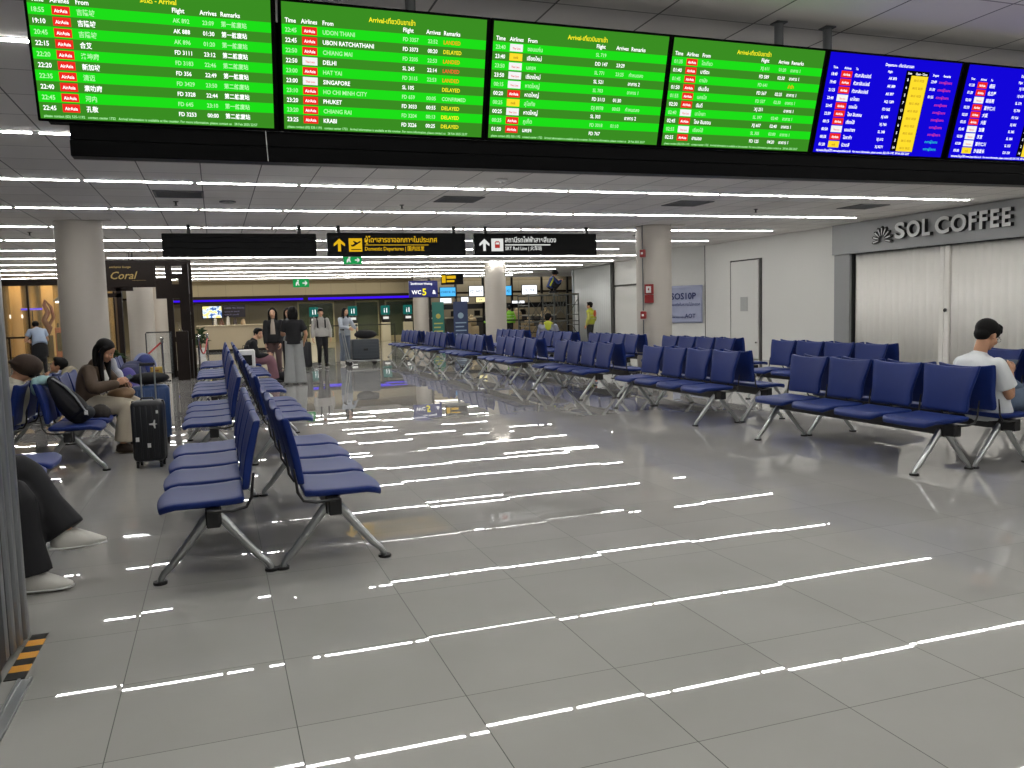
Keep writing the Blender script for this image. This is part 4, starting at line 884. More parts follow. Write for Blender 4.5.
def hand(b, wrist, d, palm, thumb_side, curl, s=1.0):
    """wrist, direction of fingers, palm normal, thumb side vector"""
    d = d.normalized(); palm = (palm-d*palm.dot(d)).normalized(); t = thumb_side-d*thumb_side.dot(d)-palm*thumb_side.dot(palm)
    t = t.normalized() if t.length > .01 else d.cross(palm)
    b.sweep([wrist-d*.02*s, wrist+d*.02*s, wrist+d*.06*s, wrist+d*.092*s], [.021*s, .027*s, .036*s, .034*s], 12, t, [.8, .6, .42, .4])
    for k, (o, L) in enumerate(((.027, .070), (.009, .078), (-.010, .073), (-.028, .058))):
        p = wrist+d*(.088-.003*abs(k-1.4))*s+t*o*s; pts = [p-d*.012*s, p]; a = 0; dd = d+t*o*2.2
        for seg, q in enumerate((.42, .32, .26)):
            a += curl*(.5, .9, .6)[seg]
            dd2 = d*math.cos(a)+palm*math.sin(a)+t*o*2; pts.append(pts[-1]+dd2.normalized()*L*q*s)
        b.sweep(pts, [.0088*s, .0088*s, .0085*s, .0075*s, .006*s], 8); b.ell(pts[-1], .006*s, 8, 6)
    p = wrist+d*.025*s+t*.024*s; e = (d*.75+t*.75+palm*(.2+.35*curl)).normalized(); q = p+e*.036*s; e2 = (d*.95+t*.15+palm*(.15+.5*curl)).normalized()
    b.sweep([p-e*.015*s, p, q, q+e2*.03*s, q+e2*.05*s], [.012*s, .0115*s, .0105*s, .009*s, .006*s], 8); b.ell(q+e2*.05*s, .006*s, 8, 6)
def person(label, loc, rz, J, K, name='person'):
    """J: joints in the person's frame (faces +Y, up Z); index 0 = at -X. K: look"""
    vx = K.get('voxel', .017); skin = K.get('skin', M_SKIN)
    pel, neck, head = V(*J['pel']), V(*J['neck']), V(*J['head'])
    s = K.get('s', 1.0)
    up = (neck-pel).normalized(); tw = J.get('twist', 0)
    side = Matrix.Rotation(tw, 3, 'Z') @ V(1, 0, 0)
    bend = V(*J.get('bend', (0, -.02, 0)))
    fwd = side.cross(up)*-1; fwd = up.cross(side)
    L = (neck-pel).length
    mid = pel.lerp(neck, .45)+bend; ch = pel.lerp(neck, .72)+bend*.5
    shw = K.get('shw', .165)*s
    sh = [neck+side*(-shw)-up*.065*s, neck+side*shw-up*.065*s]
    hp = [pel+V(-.085*s, 0, -.03), pel+V(.085*s, 0, -.03)]
    hands = [V(*h) for h in J['hands']]; pole = [V(*q) for q in J.get('epole', ((-.6, -.7, -.5), (.6, -.7, -.5)))]
    el, wr = [], []
    for i in (0, 1):
        e, w_ = ik(sh[i], hands[i], .27*s, .245*s, pole[i]); el.append(e); wr.append(w_)
    kn = [V(*q) for q in J['knees']]; an = [V(*q) for q in J['ankles']]; td = [V(*q).normalized() for q in J.get('toes', ((-.1, 1, 0), (.1, 1, 0)))]
    hm = Matrix.Translation(head) @ Matrix.Rotation(J.get('yaw', 0), 4, 'Z') @ Matrix.Rotation(J.get('nod', 0), 4, 'X') @ Matrix.Rotation(J.get('roll', 0), 4, 'Y')
    hr = hm.to_3x3().to_4x4(); P = lambda x, y, z: hm @ V(x*s, y*s, z*s)
    b = MB()
    def torso(m, g, low=.0, top=True):
        m_ = [(pel-up*(.05+low), (.155 if g == 0 else .168)*s+g, .76), (pel+up*.04, (.158 if g == 0 else .162)*s+g, .72), (mid, .132*s+g, .72), (ch, .155*s+g, .68), (neck-up*.075*s, .150*s+g, .60)]
        if top: m_ += [(neck-up*.02*s, .085*s+g, .75)]
        limb(m, m_, side, 20, 4, (g == 0, 1))
        for i in (0, 1): m.ell(sh[i]-up*.01, (.052*s+g*.7))
    torso(b, -.01)
    limb(b, [(neck-up*.05, .062*s), (neck+(head-neck)*.25, .052*s), (P(0, -.018, -.06), .050*s)])
    b.ell(P(0, -.012, .022), (.074*s, .094*s, .088*s), 20, 14, hr); b.ell(P(0, .022, -.040), (.056*s, .066*s, .066*s), 18, 12, hr); b.ell(P(0, .055, -.088), (.027*s, .024*s, .020*s), 12, 8, hr)
    b.ell(P(0, .088, -.028), (.013*s, .020*s, .015*s), 10, 8, hr); b.sweep([P(0, .078, .012), P(0, .092, -.02)], [.006*s, .010*s], 8)
    for q in (-1, 1): b.ell(P(q*.075, -.008, -.015), (.010*s, .020*s, .030*s), 10, 8, hr); b.ell(P(q*.036, .052, -.035), (.026*s, .028*s, .026*s), 10, 8, hr)
    for i in (0, 1):
        limb(b, [(sh[i], .048*s), (sh[i].lerp(el[i], .5), .043*s), (el[i], .036*s), (el[i].lerp(wr[i], .4), .037*s), (wr[i], .025*s, .8)])
        limb(b, [(hp[i], .085*s), (hp[i].lerp(kn[i], .5), .072*s), (kn[i], .052*s), (kn[i].lerp(an[i], .4), .05*s), (an[i], .034*s)])
        b.sweep([an[i]+td[i]*-.04*s+V(0, 0, -.035), an[i]+td[i]*.06*s+V(0, 0, -.045), an[i]+td[i]*.14*s+V(0, 0, -.055)], [.022*s, .024*s, .020*s], 10, None, .6)
    hd = J.get('hdir'); hp_ = J.get('hpalm')
    def hands_fn(m):
        m.mat(skin)
        for i in (0, 1):
            d = V(*hd[i]) if hd else (wr[i]-el[i]); pl = V(*hp_[i]) if hp_ else V(1 if i == 0 else -1, 0, 0)
            ts = V(*J['thumb'][i]) if 'thumb' in J else V(0, 1, .4)
            hand(m, wr[i], d.normalized(), pl, ts, J.get('curl', .55), s)
        # lips, eyelids and brows
        m.mat(mat('lips', '9a5348', .5)); m.ell(P(0, .086, -.062), (.021*s, .006*s, .0065*s), 10, 6, hr)
        for q in (-1, 1):
            m.mat(mat('eye_white', 'a8998c', .6)).ell(P(q*.031, .074, -.002), (.0135*s, .007*s, .0065*s), 10, 6, hr)
            m.mat(mat('iris', '17100c', .2)).ell(P(q*.031, .0795, -.003), (.0060*s, .0035*s, .0058*s), 8, 6, hr)
            m.mat(M_HAIR).ell(P(q*.032, .080, .020), (.018*s, .005*s, .0035*s), 8, 5, hr)
    body = fuse(b, vx*.75, name, skin, None, hands_fn); body.location = loc; body.rotation_euler = (0, 0, rz)
    tag(body, label, 'person')
    # ---- clothes
    t = MB(); g = K.get('loose', .016); slv = K.get('sleeve', 1.0)
    torso(t, g, K.get('hem', .03)); 
    t.ell(neck-up*.03, (.085*s, .085*s, .05*s))
    for i in (0, 1):
        if slv >= 1: limb(t, [(sh[i], .050*s+g*.6), (sh[i].lerp(el[i], .5), .050*s+g*.6), (el[i], .048*s+g*.6), (el[i].lerp(wr[i], .5), .044*s+g*.5), (el[i].lerp(wr[i], .93), .034*s+g*.5)])
        else: limb(t, [(sh[i], .052*s+g*.6), (sh[i].lerp(el[i], slv*.6), .056*s+g*.8), (sh[i].lerp(el[i], slv), .060*s+g*.9)], None, 14, 4, (1, 0))
    top = fuse(t, vx, 'shirt' if slv < 1 else K.get('topname', 'jacket'), K['top'], body)
    if K.get('toplabel'): top['label'] = K['toplabel']
    tr = MB(); wl = K.get('leg', (.095, .085, .066, .058, .055)); tr.ell(pel+V(0, 0, -.03), (.155*s+.008, .112*s+.006, .10*s)); 
    tr_l = K.get('leglen', .96)
    for i in (0, 1):
        a2 = kn[i].lerp(an[i], tr_l)
        limb(tr, [(hp[i]+V(0, 0, .01), wl[0]*s), (hp[i].lerp(kn[i], .5), wl[1]*s), (kn[i], wl[2]*s), (kn[i].lerp(a2, .55), wl[3]*s), (a2, wl[4]*s)], None, 16, 4, (1, 0))
    if K.get('skirt'): limb(tr, [(pel+V(0, 0, .03), .14*s, .8), (pel+V(0, 0, -.15), .19*s, .8), (pel+V(0, 0, -.36), .2*s, .8)], (1, 0, 0), 18)
    fuse(tr, vx, 'trousers', K['bottom'], body)
    for i in (0, 1):
        d = td[i]; up2 = V(*J['footup'][i]) if 'footup' in J else V(0, 0, 1); sd = d.cross(up2)
        m = MB().mat(K['shoe']); a = an[i]; dn = -up2
        m.sweep([a-d*.055*s+dn*.045, a-d*.02*s+dn*.03, a+d*.04*s+dn*.036, a+d*.11*s+dn*.05, a+d*.165*s+dn*.058], [.040*s, .050*s, .052*s, .052*s, .038*s], 14, sd, [1.25, 1.25, 1.15, .8, .6])
        m.ell(a-d*.05*s+dn*.045, .034*s); m.ell(a+d*.165*s+dn*.058, (.033*s, .033*s, .018)); m.sweep([a+dn*.05, a+V(0, 0, .0)+up2*.02], [.045*s, .044*s], 12)
        sho = fuse(m, .009, 'shoe', K['shoe'], body, None, None, 2)
        so = MB().mat(K.get('sole', M_WHITE)); so.sweep([a-d*.085*s+dn*.070, a-d*.03*s+dn*.072, a+d*.06*s+dn*.072, a+d*.15*s+dn*.072, a+d*.195*s+dn*.068], [.030*s, .042*s, .046*s, .046*s, .026*s], 14, sd, .24).obj('sole', sho, True)
    # ---- hair
    h = MB(); hs = K.get('hair', 'short')
    h.ell(P(0, -.026, .040), (.086*s, .098*s, .086*s), 20, 14, hr)
    if hs == 'short':
        h.ell(P(0, .035, .085), (.070*s, .055*s, .034*s), 14, 10, hr); h.ell(P(0, -.055, -.01), (.070*s, .055*s, .065*s), 14, 10, hr)
        for q in (-1, 1): h.ell(P(q*.066, .012, .03), (.018*s, .038*s, .05*s), 10, 8, hr)
        if K.get('fringe'): h.ell(P(0, .068, .062), (.062*s, .026*s, .030*s), 12, 8, hr)
    if hs in ('long', 'bob'):
        dl = K.get('hairlen', .30); hang = V(*K.get('hang', (0, -.03, -1))).normalized()
        for q in (-1, 1):
            a = P(q*.066, .012, .05)
            limb(h, [(a, .032*s, .8), (P(q*.078, .004, -.02), .030*s, .9), (P(q*.070, -.0, -.06)+hang*dl*.4, .036*s, .7), (P(q*.060, .0, -.06)+hang*dl, .022*s, .7)])
        limb(h, [(P(0, -.065, .05), .070*s, .6), (P(0, -.078, -.04), .082*s, .5), (P(0, -.072, -.06)+hang*dl*.5, .090*s, .42), (P(0, -.065, -.06)+hang*dl, .060*s, .4)], hr.to_3x3() @ V(1, 0, 0), 18)
    if K.get('bun'): h.ell(P(0, -.105, .03), .045*s)
    if K.get('hairmat') is not None or True: fuse(h, vx*.75, 'hair', K.get('hairmat', M_HAIR), body, None, None, 2)
    if K.get('vest'):
        v_ = MB(); torso(v_, g+.014, .0); vo = fuse(v_, vx, 'safety_vest', K['vest'], body)
        st = MB().mat(mat('reflective_strip', 'd9dcd2', .3, .3))
        for fr_ in (.28, .55):
            c = pel.lerp(neck, fr_)+bend*.7; pts = [c+side*(math.cos(a)*(.160*s+g+.022))+fwd*(math.sin(a)*(.160*s+g+.022)*.72) for a in [2*PI*k/24 for k in range(25)]]
            st.sweep(pts, .018, 6, None, .35)
        st.obj('reflective_band', vo, True)
        if K.get('vestback'):
            c = pel.lerp(neck, .68)+bend-fwd*(.155*s*.72+g+.02)
            MB().mat(K['vestback']).ell(c, (.10, .03, .12), 14, 10, Matrix((side, fwd, up)).transposed().to_4x4()).obj('back_patch', vo, True)
    if K.get('inner'):
        c = neck+(pel-neck)*.32+fwd*(.105*s+g*.9); c2 = neck+(pel-neck)*.75+fwd*(.115*s+g)+bend
        MB().mat(K['inner']).sweep([neck+fwd*.06*s, c, c2], [.03, .045, .055], 12, side, .4).obj('inner_shirt', body, True)
    if K.get('glasses'):
        m = MB().mat(M_CHROME)
        for q in (-1, 1): m.sweep([P(q*.033+.022*math.cos(a), .092, -.004+.019*math.sin(a)) for a in [2*PI*k/16 for k in range(17)]], .0022, 6); m.sweep([P(q*.054, .092, .002), P(q*.078, .0, .0)], .002, 6)
        m.sweep([P(-.012, .094, 0), P(.012, .094, 0)], .002, 6); m.obj('glasses', body, True)
    if K.get('pack'):
        for q in (0, 1): MB().mat(K['pack']).sweep([sh[q]+side*(.06 if q == 0 else -.06)-fwd*.10, sh[q]+side*(.06 if q == 0 else -.06)+up*.07, sh[q]+side*(.06 if q == 0 else -.06)+fwd*.11-up*.05, pel.lerp(neck, .35)+side*(-.1 if q == 0 else .1)+fwd*.12], .02, 8, side, .5).obj('pack_strap', body, True)
    if K.get('hat'):
        m = MB(); m.ell(P(0, -.01, .035), (.118*s, .135*s, .105*s), 18, 12, hr); m.ell(P(0, .05, .03), (.11*s, .11*s, .03*s), 18, 8, hr); fuse(m, .01, 'hat', K['hat'], body)
    return body
ST = dict(pel=(0, 0, .90), neck=(0, -.01, 1.34), head=(0, .02, 1.475), hands=((-.24, .05, .80), (.24, .05, .80)), knees=((-.09, .02, .48), (.09, .02, .48)), ankles=((-.10, -.02, .085), (.10, -.02, .085)))
def S_(**k): d = dict(ST); d.update(k); return d
black, dgrey = mat('black_cloth', '131317', .85, noise=.2, scale=20), mat('dark_grey_cloth', '25272b', .85)
M_SHB = mat('black_shoe', '151414', .5); M_SHW = mat('white_shoe', 'c9c7c0', .5, noise=.1, scale=20); M_SKIN2 = mat('skin_light', 'c79c80', .55)
# man in white on the right bench
J = dict(pel=(0, 0, .545), neck=(.02, -.12, .90), head=(.03, -.03, 1.08), bend=(0, -.085, .02), nod=-.5, hands=((-.09, .16, .74), (.10, .15, .77)), epole=((-.4, -.3, -1), (.4, -.3, -1)),
         knees=((-.12, .44, .60), (.10, .42, .53)), ankles=((-.05, .66, .30), (.12, .50, .085)), toes=((-.1, 1, .2), (.05, 1, 0)), curl=.9, hdir=((.35, .75, .35), (-.35, .8, .3)), hpalm=((1, -.2, .1), (-1, -.2, .1)), thumb=((.2, -.2, 1), (-.2, -.2, 1)))
person('young man in a white t-shirt and glasses looking at his phone on the bench', (7.10, 1.86, 0), -PI/2, J,
       dict(voxel=.011, s=1.04, top=mat('white_tee', 'd3d6d8', .8), bottom=mat('blue_jeans', '56657a', .85, noise=.2, scale=30), shoe=M_SHW, hair='short', fringe=1, sleeve=.72, loose=.03, hem=.1, glasses=1, leg=(.10, .09, .075, .066, .06)))
def phone(loc, rot, label, m=None):
    r = empty('phone', loc, 0, label, 'phone'); r.rotation_euler = rot
    mb(M_BLACK).box(-.037, .037, -.075, .075, -.004, .004, .003).obj('body', r); mb(m or mat('phone_screen', hexc('5a6470'), emit=.5)).box(-.033, .033, -.07, .07, .004, .005).obj('screen', r); return r
phone((7.10+.25, 1.855, .83), (0, -.9, 0), 'dark phone in the hands of the man in white')
# woman in brown
J = dict(pel=(0, 0, .55), neck=(0, .10, .95), head=(.01, .21, 1.085), bend=(0, -.04, .01), nod=-.55, yaw=-.1, hands=((-.13, .33, .72), (.16, .36, .74)), epole=((-.9, -.3, -.5), (.9, -.3, -.4)),
         knees=((-.10, .42, .50), (.09, .42, .50)), ankles=((-.08, .44, .085), (.10, .36, .085)), curl=.8, hdir=((.6, .6, .1), (-.5, .6, .35)), hpalm=((.5, -.2, -.9), (-.9, -.1, -.3)), thumb=((.3, .3, .8), (-.2, .2, 1)))
person('long haired woman in a brown jacket and cream trousers looking down at her phone', (-.30, 6.42, 0), -PI/2-.28, J,
       dict(voxel=.011, skin=M_SKIN, top=mat('brown_jacket', '4a3a2b', .75, noise=.15, scale=10), bottom=mat('cream_trousers', 'b5ab98', .85, noise=.06), shoe=mat('brown_shoe', '3b2e25', .5), sole=mat('tan_sole', '8a7f6c', .6), hair='long', hairlen=.34, hang=(0, .04, -1), inner=mat('white_inner', 'cfcfcb', .8), loose=.03, hem=.06, leg=(.11, .105, .09, .09, .095), leglen=.9))
phone((.10, 6.38, .79), (.2, -.5, .2), 'phone held low by the woman in brown')
hb = empty('handbag', (.02, 6.28, .62), -.5, 'soft tan brown handbag on the lap of the woman in brown', 'bag')
m = MB(); m.ell((0, 0, 0), (.15, .09, .07)).ell((.05, .02, .02), (.1, .08, .06)); fuse(m, .012, 'pouch', mat('tan_leather', '7b5f42', .5, noise=.15), hb); mb(mat('tan_strap', '5c452e', .5)).sweep([(-.12, 0, .04), (-.05, .02, .12), (.06, .02, .12), (.12, 0, .03)], .008, 8).obj('strap', hb, True)
# crossed legs behind the slats
J = dict(pel=(0, 0, .55), neck=(0, -.06, 1.02), head=(0, .0, 1.18), nod=-.3, hands=((-.10, .25, .70), (.10, .25, .70)), knees=((-.07, .50, .62), (.10, .50, .52)), ankles=((.0, .72, .27), (.12, .56, .09)),
         toes=((-.15, 1, .0), (.05, 1, 0)), footup=((0, .1, 1), (0, 0, 1)))
person('seated person in wide black trousers and white sneakers, legs crossed, behind the silver slats', (-.52, 1.52, 0), -PI/2, J, dict(voxel=.012, top=black, bottom=black, shoe=M_SHW, hair='short', leg=(.105, .10, .085, .09, .105), leglen=.97))
# slumped traveller with brown hat
J = dict(pel=(0, 0, .55), neck=(0, -.06, .86), head=(.0, -.16, .975), bend=(0, -.04, 0), nod=.3, hands=((-.12, .25, .62), (.12, .25, .62)), knees=((-.10, .42, .50), (.10, .42, .50)), ankles=((-.1, .44, .085), (.1, .44, .085)))
person('slumped traveller in a brown hat and pale shirt behind the backpack bench', (-.86, 5.5, 0), PI/2, J, dict(top=mat('pale_shirt', 'b9b6a8', .85), bottom=dgrey, shoe=M_SHB, hair='short', hat=mat('brown_felt', '33241a', .8, noise=.2)))
J = dict(J); J.update(neck=(0, .05, .72), head=(0, .15, .79))
person('seated traveller with black hair behind the left column foot', (-.98, 9.9, 0), PI/2, J, dict(top=mat('beige_top', '8d8470', .85), bottom=black, shoe=M_SHB, hair='short'))
# far group
gtr = mat('grey_wide_trousers', '8f9191', .85, noise=.08); pink = mat('dusty_pink', '86606a', .85, noise=.1)
person('standing woman seen from behind in a black top and wide grey trousers', (2.50, 14.25, 0), -.15, S_(hands=((-.10, .24, 1.05), (.2, .1, .85))), dict(s=.98, top=black, bottom=gtr, shoe=M_SHW, hair='bob', hairlen=.10, sleeve=.75, leg=(.105, .10, .11, .125, .14), leglen=1.16))
person('woman in a black jacket standing behind the seated one, long dark hair', (2.2, 15.7, 0), PI-.2, S_(hands=((-.16, .16, .80), (.16, .16, .80))), dict(s=.97, top=black, bottom=mat('brown_trousers', '5d4a48', .85), shoe=M_SHB, hair='long', skin=M_SKIN2, hairlen=.25, inner=mat('cream_inner', 'a89c90', .8)))
person('woman mostly hidden behind the black clad pair, only her face and hair showing', (2.62, 16.9, 0), PI-.1, S_(), dict(s=1.0, top=mat('grey_top', '8b8a88', .85), bottom=black, shoe=M_SHB, hair='long', skin=M_SKIN2))
J = dict(pel=(0, 0, .55), neck=(0, .12, .93), head=(-.02, .22, 1.05), bend=(0, -.05, 0), nod=-.1, yaw=-.9, hands=((-.08, .36, .60), (.10, .38, .60)), knees=((-.10, .42, .50), (.09, .42, .50)), ankles=((-.08, .52, .085), (.10, .50, .085)))
person('seated woman in a black top and dusty pink trousers leaning forward', (1.62, 14.75, 0), -PI/2, J, dict(top=black, bottom=pink, shoe=M_SHB, hair='short', bun=1, skin=M_SKIN2, leg=(.11, .11, .1, .1, .1)))
person('girl walking in a pale jacket and black trousers with backpack straps', (3.68, 19.6, 0), PI, S_(knees=((-.09, .06, .48), (.08, .10, .49)), ankles=((-.09, .10, .085), (.07, -.12, .11))), dict(s=.97, top=mat('pale_jacket', 'a9a6a2', .8), bottom=black, shoe=M_SHB, hair='short', fringe=1, skin=M_SKIN2, pack=black))
person('woman with long dark hair and pale sleeves pushing the luggage trolley', (4.42, 20.45, 0), -PI+.5, S_(hands=((-.16, .34, 1.0), (.12, .36, 1.0)), neck=(0, .03, 1.34), head=(0, .08, 1.47)), dict(s=.97, top=mat('pale_blue_top', 'a7aeb8', .8), bottom=mat('light_jeans', '6f7988', .85), shoe=M_SHW, hair='long', hairlen=.28, skin=M_SKIN2, leg=(.1, .09, .08, .08, .08)))
person('cleaner in a light blue shirt and dark apron bending forward by the golden shop', (-3.35, 21.3, 0), .35, S_(neck=(0, .26, 1.25), head=(0, .38, 1.33), nod=-.3, bend=(0, -.03, .04), hands=((-.18, .45, .92), (.12, .5, .95))), dict(top=mat('light_blue_shirt', '9aa9c0', .85, noise=.08), bottom=black, shoe=M_SHB, hair='short', sleeve=.6, skirt=1, leg=(.09, .08, .06, .05, .048)))
hv = mat('hi_vis_yellow', 'b9c23a', .7, noise=.1); hvg = mat('hi_vis_green', '7fbf35', .7); org = mat('vest_orange', 'c4552a', .7)
person('guard in a yellow vest with an orange back patch by the grooved partition', (13.15, 22.9, 0), .75, S_(), dict(s=1.03, top=mat('yellow_long_sleeve', 'a9a552', .8), bottom=dgrey, shoe=M_SHB, hair='short', vest=hv, vestback=org))
J = dict(pel=(0, 0, .55), neck=(0, -.03, 1.02), head=(0, .02, 1.17), hands=((-.14, .28, .66), (.14, .28, .66)), knees=((-.10, .42, .50), (.10, .42, .50)), ankles=((-.1, .44, .085), (.1, .44, .085)))
person('man in a grey shirt with a yellow neck patch seated with his back turned', (9.02, 16.5, 0), -.75, J, dict(top=mat('grey_lilac_shirt', '8d8f9d', .85), bottom=dgrey, shoe=M_SHB, hair='short', shw=.2, loose=.03, vest=None))
mt_ = empty('neck_towel', (8.99, 16.40, 1.0), -.5, 'bright yellow cloth over the shoulders of the seated man in grey', 'towel'); m = MB(); m.ell((0, -.10, -.02), (.09, .04, .13)).ell((0, -.07, .04), (.12, .07, .05)); fuse(m, .015, 'cloth', hv, mt_)
person('woman with long brown hair and a yellow belt strip before the check-in desks', (11.75, 29.9, 0), -.9, S_(hands=((-.2, .3, 1.0), (.2, .2, .95))), dict(s=1.02, top=black, bottom=black, shoe=M_SHB, hair='long', hairmat=mat('brown_hair', '3a2418', .5), hairlen=.3))
tag(mb(hvg).sweep([(11.75+.19*math.cos(a), 29.9+.15*math.sin(a), .92+.04*math.sin(a)) for a in [2*PI*k/20 for k in range(21)]], .045, 8, None, .5).obj('waist_vest', None, True), 'bright green yellow vest tied round the waist of the brown haired woman', 'vest')
person('worker in a bright green vest just right of the middle far column', (13.42, 32.1, 0), 0, S_(), dict(top=hvg, bottom=black, shoe=M_SHB, hair='short', vest=hvg))
J = dict(pel=(0, 0, .30), neck=(0, .14, .66), head=(.0, .22, .80), nod=-.2, hands=((-.2, .42, .50), (.2, .40, .50)), knees=((-.16, .34, .50), (.16, .36, .42)), ankles=((-.12, .06, .09), (.12, .10, .09)))
person('worker crouching on top of the scaffold in a blue and yellow vest', (13.6, 27.6, 2.0), -PI/2, J, dict(top=mat('worker_blue', '25386e', .8), bottom=black, shoe=M_SHB, hair='short', hat=black, vest=None, s=.98))
tag(mb(hv).sweep([(13.52, 27.42, 2.3), (13.60, 27.39, 2.45), (13.70, 27.42, 2.62)], .035, 8, None, .4).obj('safety_strap', None, True), 'yellow reflective strap on the crouching worker', 'strap')
# ================================================================== LUGGAGE AND THINGS
def suitcase(loc, rz, w_, d, h, m, label, handle=.34, ribs=True, sticker=False):
    r = empty('suitcase', loc, rz, label, 'suitcase')
    b = mb(m).box(-w_/2, w_/2, -d/2, d/2, .06, h, min(.05, d*.2), 3)
    if ribs:
        for i in range(5):
            x = -w_*.36+i*w_*.18; b.box(x-.008, x+.008, -d/2-.006, d/2+.006, .10, h-.05, .003)
    b.obj('shell', r, True, .8)
    mb(M_BLACK).box(-w_/2-.003, w_/2+.003, -.006, .006, .07, h-.005, .002).obj('zip', r)
    for sx in (-1, 1):
        for sy in (-1, 1):
            g = mb(M_RUB).cyl((sx*(w_/2-.04), sy*(d/2-.04), .028), .027, .02, 14, 'x').box(sx*(w_/2-.04)-.014, sx*(w_/2-.04)+.014, sy*(d/2-.04)-.014, sy*(d/2-.04)+.014, .04, .065); g.obj('wheel', r, True)
    if handle:
        mb(M_ALU).cyl((-w_*.22, d*.3, h+handle/2), .008, handle, 8).cyl((w_*.22, d*.3, h+handle/2), .008, handle, 8).mat(M_BLACK).box(-w_*.25, w_*.25, d*.3-.015, d*.3+.015, h+handle-.01, h+handle+.02, .008).obj('pull_handle', r, True)
    mb(M_BLACK).sweep([(-.06, -.01, h-.002), (-.05, -.01, h+.02), (.05, -.01, h+.02), (.06, -.01, h-.002)], .008, 8).obj('grip', r, True)
    if sticker:
        f = lambda u, v, q: V(.06+u, -d/2-.007-q, .42+v)
        g = mb(M_WHITE).prism([(-.035, -.006), (0, -.01), (.01, -.04), (.02, -.04), (.018, -.006), (.04, 0), (.018, .006), (.02, .04), (.01, .04), (0, .01), (-.035, .006)], f, .002)
        g.box(-.10, -.07, -d/2-.01, -d/2-.006, .26, .30).box(.0, .03, -d/2-.01, -d/2-.006, .20, .24).box(.09, .11, -d/2-.01, -d/2-.006, .52, .55); g.obj('sticker', r)
    return r
M_CASE = mat('black_case', '15171c', .45, noise=.2, scale=8)
suitcase((.360, 5.20, 0), -.12, .285, .24, .64, M_CASE, 'black suitcase with a white plane sticker standing before the woman in brown', .33, True, True)
suitcase((.27, 6.85, 0), .1, .40, .26, .66, mat('blue_case', '22406f', .45), 'blue suitcase with black top standing behind the black suitcase', 0)
bx = empty('duffel_bag', (.27, 6.85, .69), .1, 'black soft bag lying on the blue suitcase', 'bag'); m = MB(); m.ell((0, 0, .05), (.22, .12, .07)); fuse(m, .014, 'body', black, bx)
yt = empty('paper_box', (.34, 6.95, .74), .2, 'yellow printed box on the luggage behind the black suitcase', 'box'); mb(mat('yellow_box', 'b89a45', .6, noise=.15, scale=30)).box(-.06, .06, -.05, .05, .0, .12, .004).obj('carton', yt); mb(mat('box_print', '8c5a2e', .6)).box(-.04, .04, -.052, -.05, .03, .05).box(-.04, .02, -.052, -.05, .07, .09).obj('print', yt)
suitcase((3.1, 18.9, 0), .2, .42, .28, .72, M_CASE, 'tall black suitcase between the grey trousers woman and the girl', .2)
tw_ = mat('teal_towel', '86a6a8', .9, noise=.15, scale=15)
def cloth(name, loc, rz, pts, m, label, cat, th=.03, r_=.1):
    r = empty(name, loc, rz, label, cat); b = MB()
    for p, q in pts: b.ell(p, q)
    fuse(b, .014, 'fabric', m, r); return r
cloth('towel', (-.56, 5.45, .86), 0, [((0, 0, 0), (.05, .17, .05)), ((.02, .12, -.02), (.05, .12, .06)), ((-.04, -.1, -.05), (.04, .1, .09)), ((.01, .22, -.01), (.05, .08, .04))], tw_, 'pale teal towel draped over the backrest beside the backpack', 'towel')
bp_ = empty('backpack', (-.30, 5.42, .455), 0, 'black backpack with a grey strap leaning on the first seat', 'backpack')
m = MB(); limb(m, [((.03, 0, .08), .15, .75), ((-.04, 0, .18), .16, .7), ((-.12, 0, .30), .13, .6), ((-.17, 0, .40), .08, .6)], (0, 1, 0)); fuse(m, .014, 'body', black, bp_)
mb(mat('grey_strap', '6d7075', .7)).sweep([(-.16, -.05, .42), (-.05, -.08, .34), (.03, -.10, .24), (.10, -.12, .12), (.13, -.12, .06)], [.03, .032, .03, .025, .014], 10, (0, 1, 0), .35).obj('strap', bp_, True)
mb(M_WHITE).box(.10, .13, -.14, -.12, .07, .11, .003).obj('buckle', bp_); m = MB(); m.ell((.10, 0, .08), (.08, .12, .07)); fuse(m, .014, 'pocket', dgrey, bp_)
cp = empty('cap', (-.13, 5.86, .45), -.6, 'dark brown baseball cap lying on the second seat', 'cap'); m = MB().mat(black); m.ell((0, 0, .03), (.10, .09, .09)); 
m2 = fuse(m, .01, 'crown', mat('cap_brown', '2b2521', .8), cp); mb(mat('cap_brown', '2b2521', .8)).sweep([(-.06, -.02, .012), (-.12, -.01, .014), (-.18, 0, .010)], [.08, .075, .04], 14, (0, 1, 0), .08).obj('brim', cp, True); mb(M_WHITE).box(-.03, .0, -.095, -.085, .05, .07).obj('badge', cp)
nv, pu = mat('navy_bag', '141c45', .7, noise=.15, scale=8), mat('purple_cloth', '463f86', .8, noise=.15, scale=6)
cloth('travel_bag', (-.10, 9.0, .47), 0, [((0, 0, .18), (.2, .3, .17)), ((.02, .1, .28), (.16, .2, .1))], nv, 'navy travel bag piled on the bench beyond the woman in brown', 'bag')
b2 = cloth('striped_bag', (.06, 9.25, .47), .2, [((0, 0, .24), (.14, .2, .22))], mat('striped_navy', '2a3878', .7), 'navy bag with pale stripes standing on the far left bench', 'bag')
g = mb(mat('pale_stripe', '8b95bd', .7))
for i in range(3): g.sweep([(-.02+.145*math.cos(a), -.12+i*.1, .24+.225*math.sin(a)) for a in [PI*.0+PI*k/10 for k in range(11)]], .009, 6)
g.obj('stripe', b2, True)
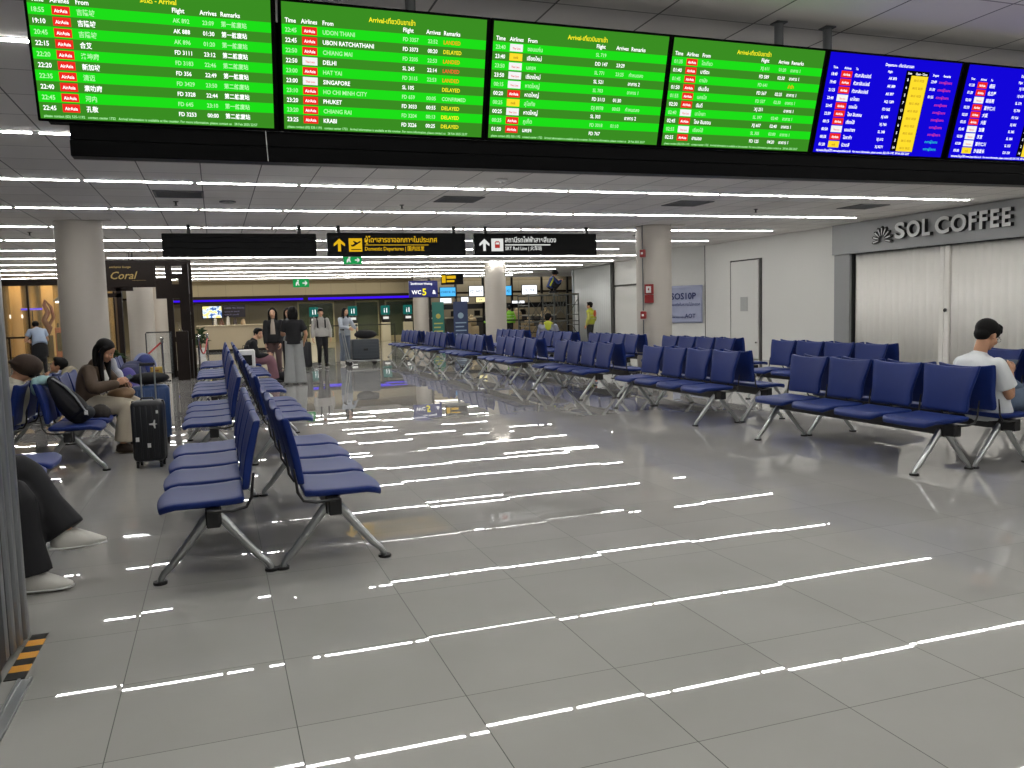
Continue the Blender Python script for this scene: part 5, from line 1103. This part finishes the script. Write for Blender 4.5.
cloth('jacket', (.02, 7.35, .47), 0, [((0, 0, .10), (.12, .22, .12)), ((-.02, .03, .24), (.10, .16, .14)), ((.08, -.02, .0), (.08, .16, .1)), ((.12, 0, -.1), (.05, .13, .12))], pu, 'purple jacket heaped on the seat behind the woman in brown', 'jacket')
cloth('shawl', (-.10, 6.95, .62), .3, [((0, 0, .25), (.04, .06, .12)), ((.05, 0, .12), (.05, .08, .12)), ((.10, -.02, .0), (.04, .08, .10)), ((.14, -.03, -.08), (.03, .06, .08))], mat('white_cloth', 'b9bbc4', .85), 'white cloth hanging beside the hair of the woman in brown', 'cloth')
wb = empty('shopping_bag', (1.52, 13.15, .45), 0, 'white and black shopping bag on a seat behind the backrests', 'bag'); mb(M_WHITE).box(-.16, .16, -.10, .10, 0, .34, .02).obj('body', wb); mb(black).box(-.13, .10, -.11, -.10, .04, .24, .005).obj('front_panel', wb); mb(M_BLACK).sweep([(-.06, 0, .34), (-.05, 0, .42), (.05, 0, .42), (.06, 0, .34)], .006, 6).obj('handle', wb)
gb2 = empty('ground_bag', (2.28, 14.75, 0), 0, 'black bag on the floor at the feet of the standing women', 'bag'); m = MB(); m.ell((0, 0, .12), (.26, .16, .12)).ell((.1, 0, .16), (.12, .12, .1)); fuse(m, .018, 'body', black, gb2); mb(M_BLACK).sweep([(-.12, 0, .2), (0, 0, .32), (.12, 0, .22)], .012, 6).obj('handle', gb2)
# luggage trolley
t = empty('luggage_trolley', (4.80, 19.6, 0), 0, 'airport luggage trolley carrying a big grey case', 'trolley')
mb(M_ALU).sweep([(-.45, -.2, .14), (.42, -.2, .12)], .016, 8).sweep([(-.45, .2, .14), (.42, .2, .12)], .016, 8).sweep([(-.42, -.2, .14), (-.50, -.2, .6), (-.56, -.2, .98)], .016, 8).sweep([(-.42, .2, .14), (-.50, .2, .6), (-.56, .2, .98)], .016, 8).obj('frame', t, True)
g = mb(M_ALU)
for i in range(5): g.sweep([(-.4+i*.2, -.2, .14), (-.4+i*.2, .2, .14)], .010, 6)
g.obj('deck', t, True); mb(M_RUB).sweep([(-.56, -.25, .99), (-.56, .25, .99)], .022, 10).obj('push_bar', t, True)
for x, y in ((-.42, -.2), (-.42, .2), (.28, 0)): w_ = mb(M_RUB).cyl((x, y, .065), .065, .035, 18, 'y').obj('wheel', t, True); mb(M_ALU).box(x-.02, x+.02, y-.03, y+.03, .1, .14).obj('fork', w_)
gc = empty('suitcase', (4.82, 19.6, .155), 0, 'big dark grey suitcase lying on the luggage trolley', 'suitcase'); g = mb(mat('charcoal_case', '3a4047', .45)).box(-.36, .38, -.22, .22, 0, .56, .05, 3)
for i in range(6): g.box(-.38+.01, .39, -.23, .23, .06+i*.085, .068+i*.085, .002)
g.obj('shell', gc, True, .8); mb(M_BLACK).box(-.06, .06, -.235, -.225, .25, .31, .004).obj('lock', gc)
db = empty('duffel_bag', (4.86, 19.55, .72), 0, 'black duffel bag on top of the grey suitcase on the trolley', 'bag'); m = MB(); m.ell((0, 0, .12), (.32, .16, .12)).ell((-.1, 0, .18), (.14, .12, .07)); fuse(m, .016, 'body', black, db); mb(M_BLACK).sweep([(-.1, 0, .22), (0, 0, .30), (.1, 0, .22)], .01, 6).obj('handle', db, True)

bpy.data.scenes.remove(WS)
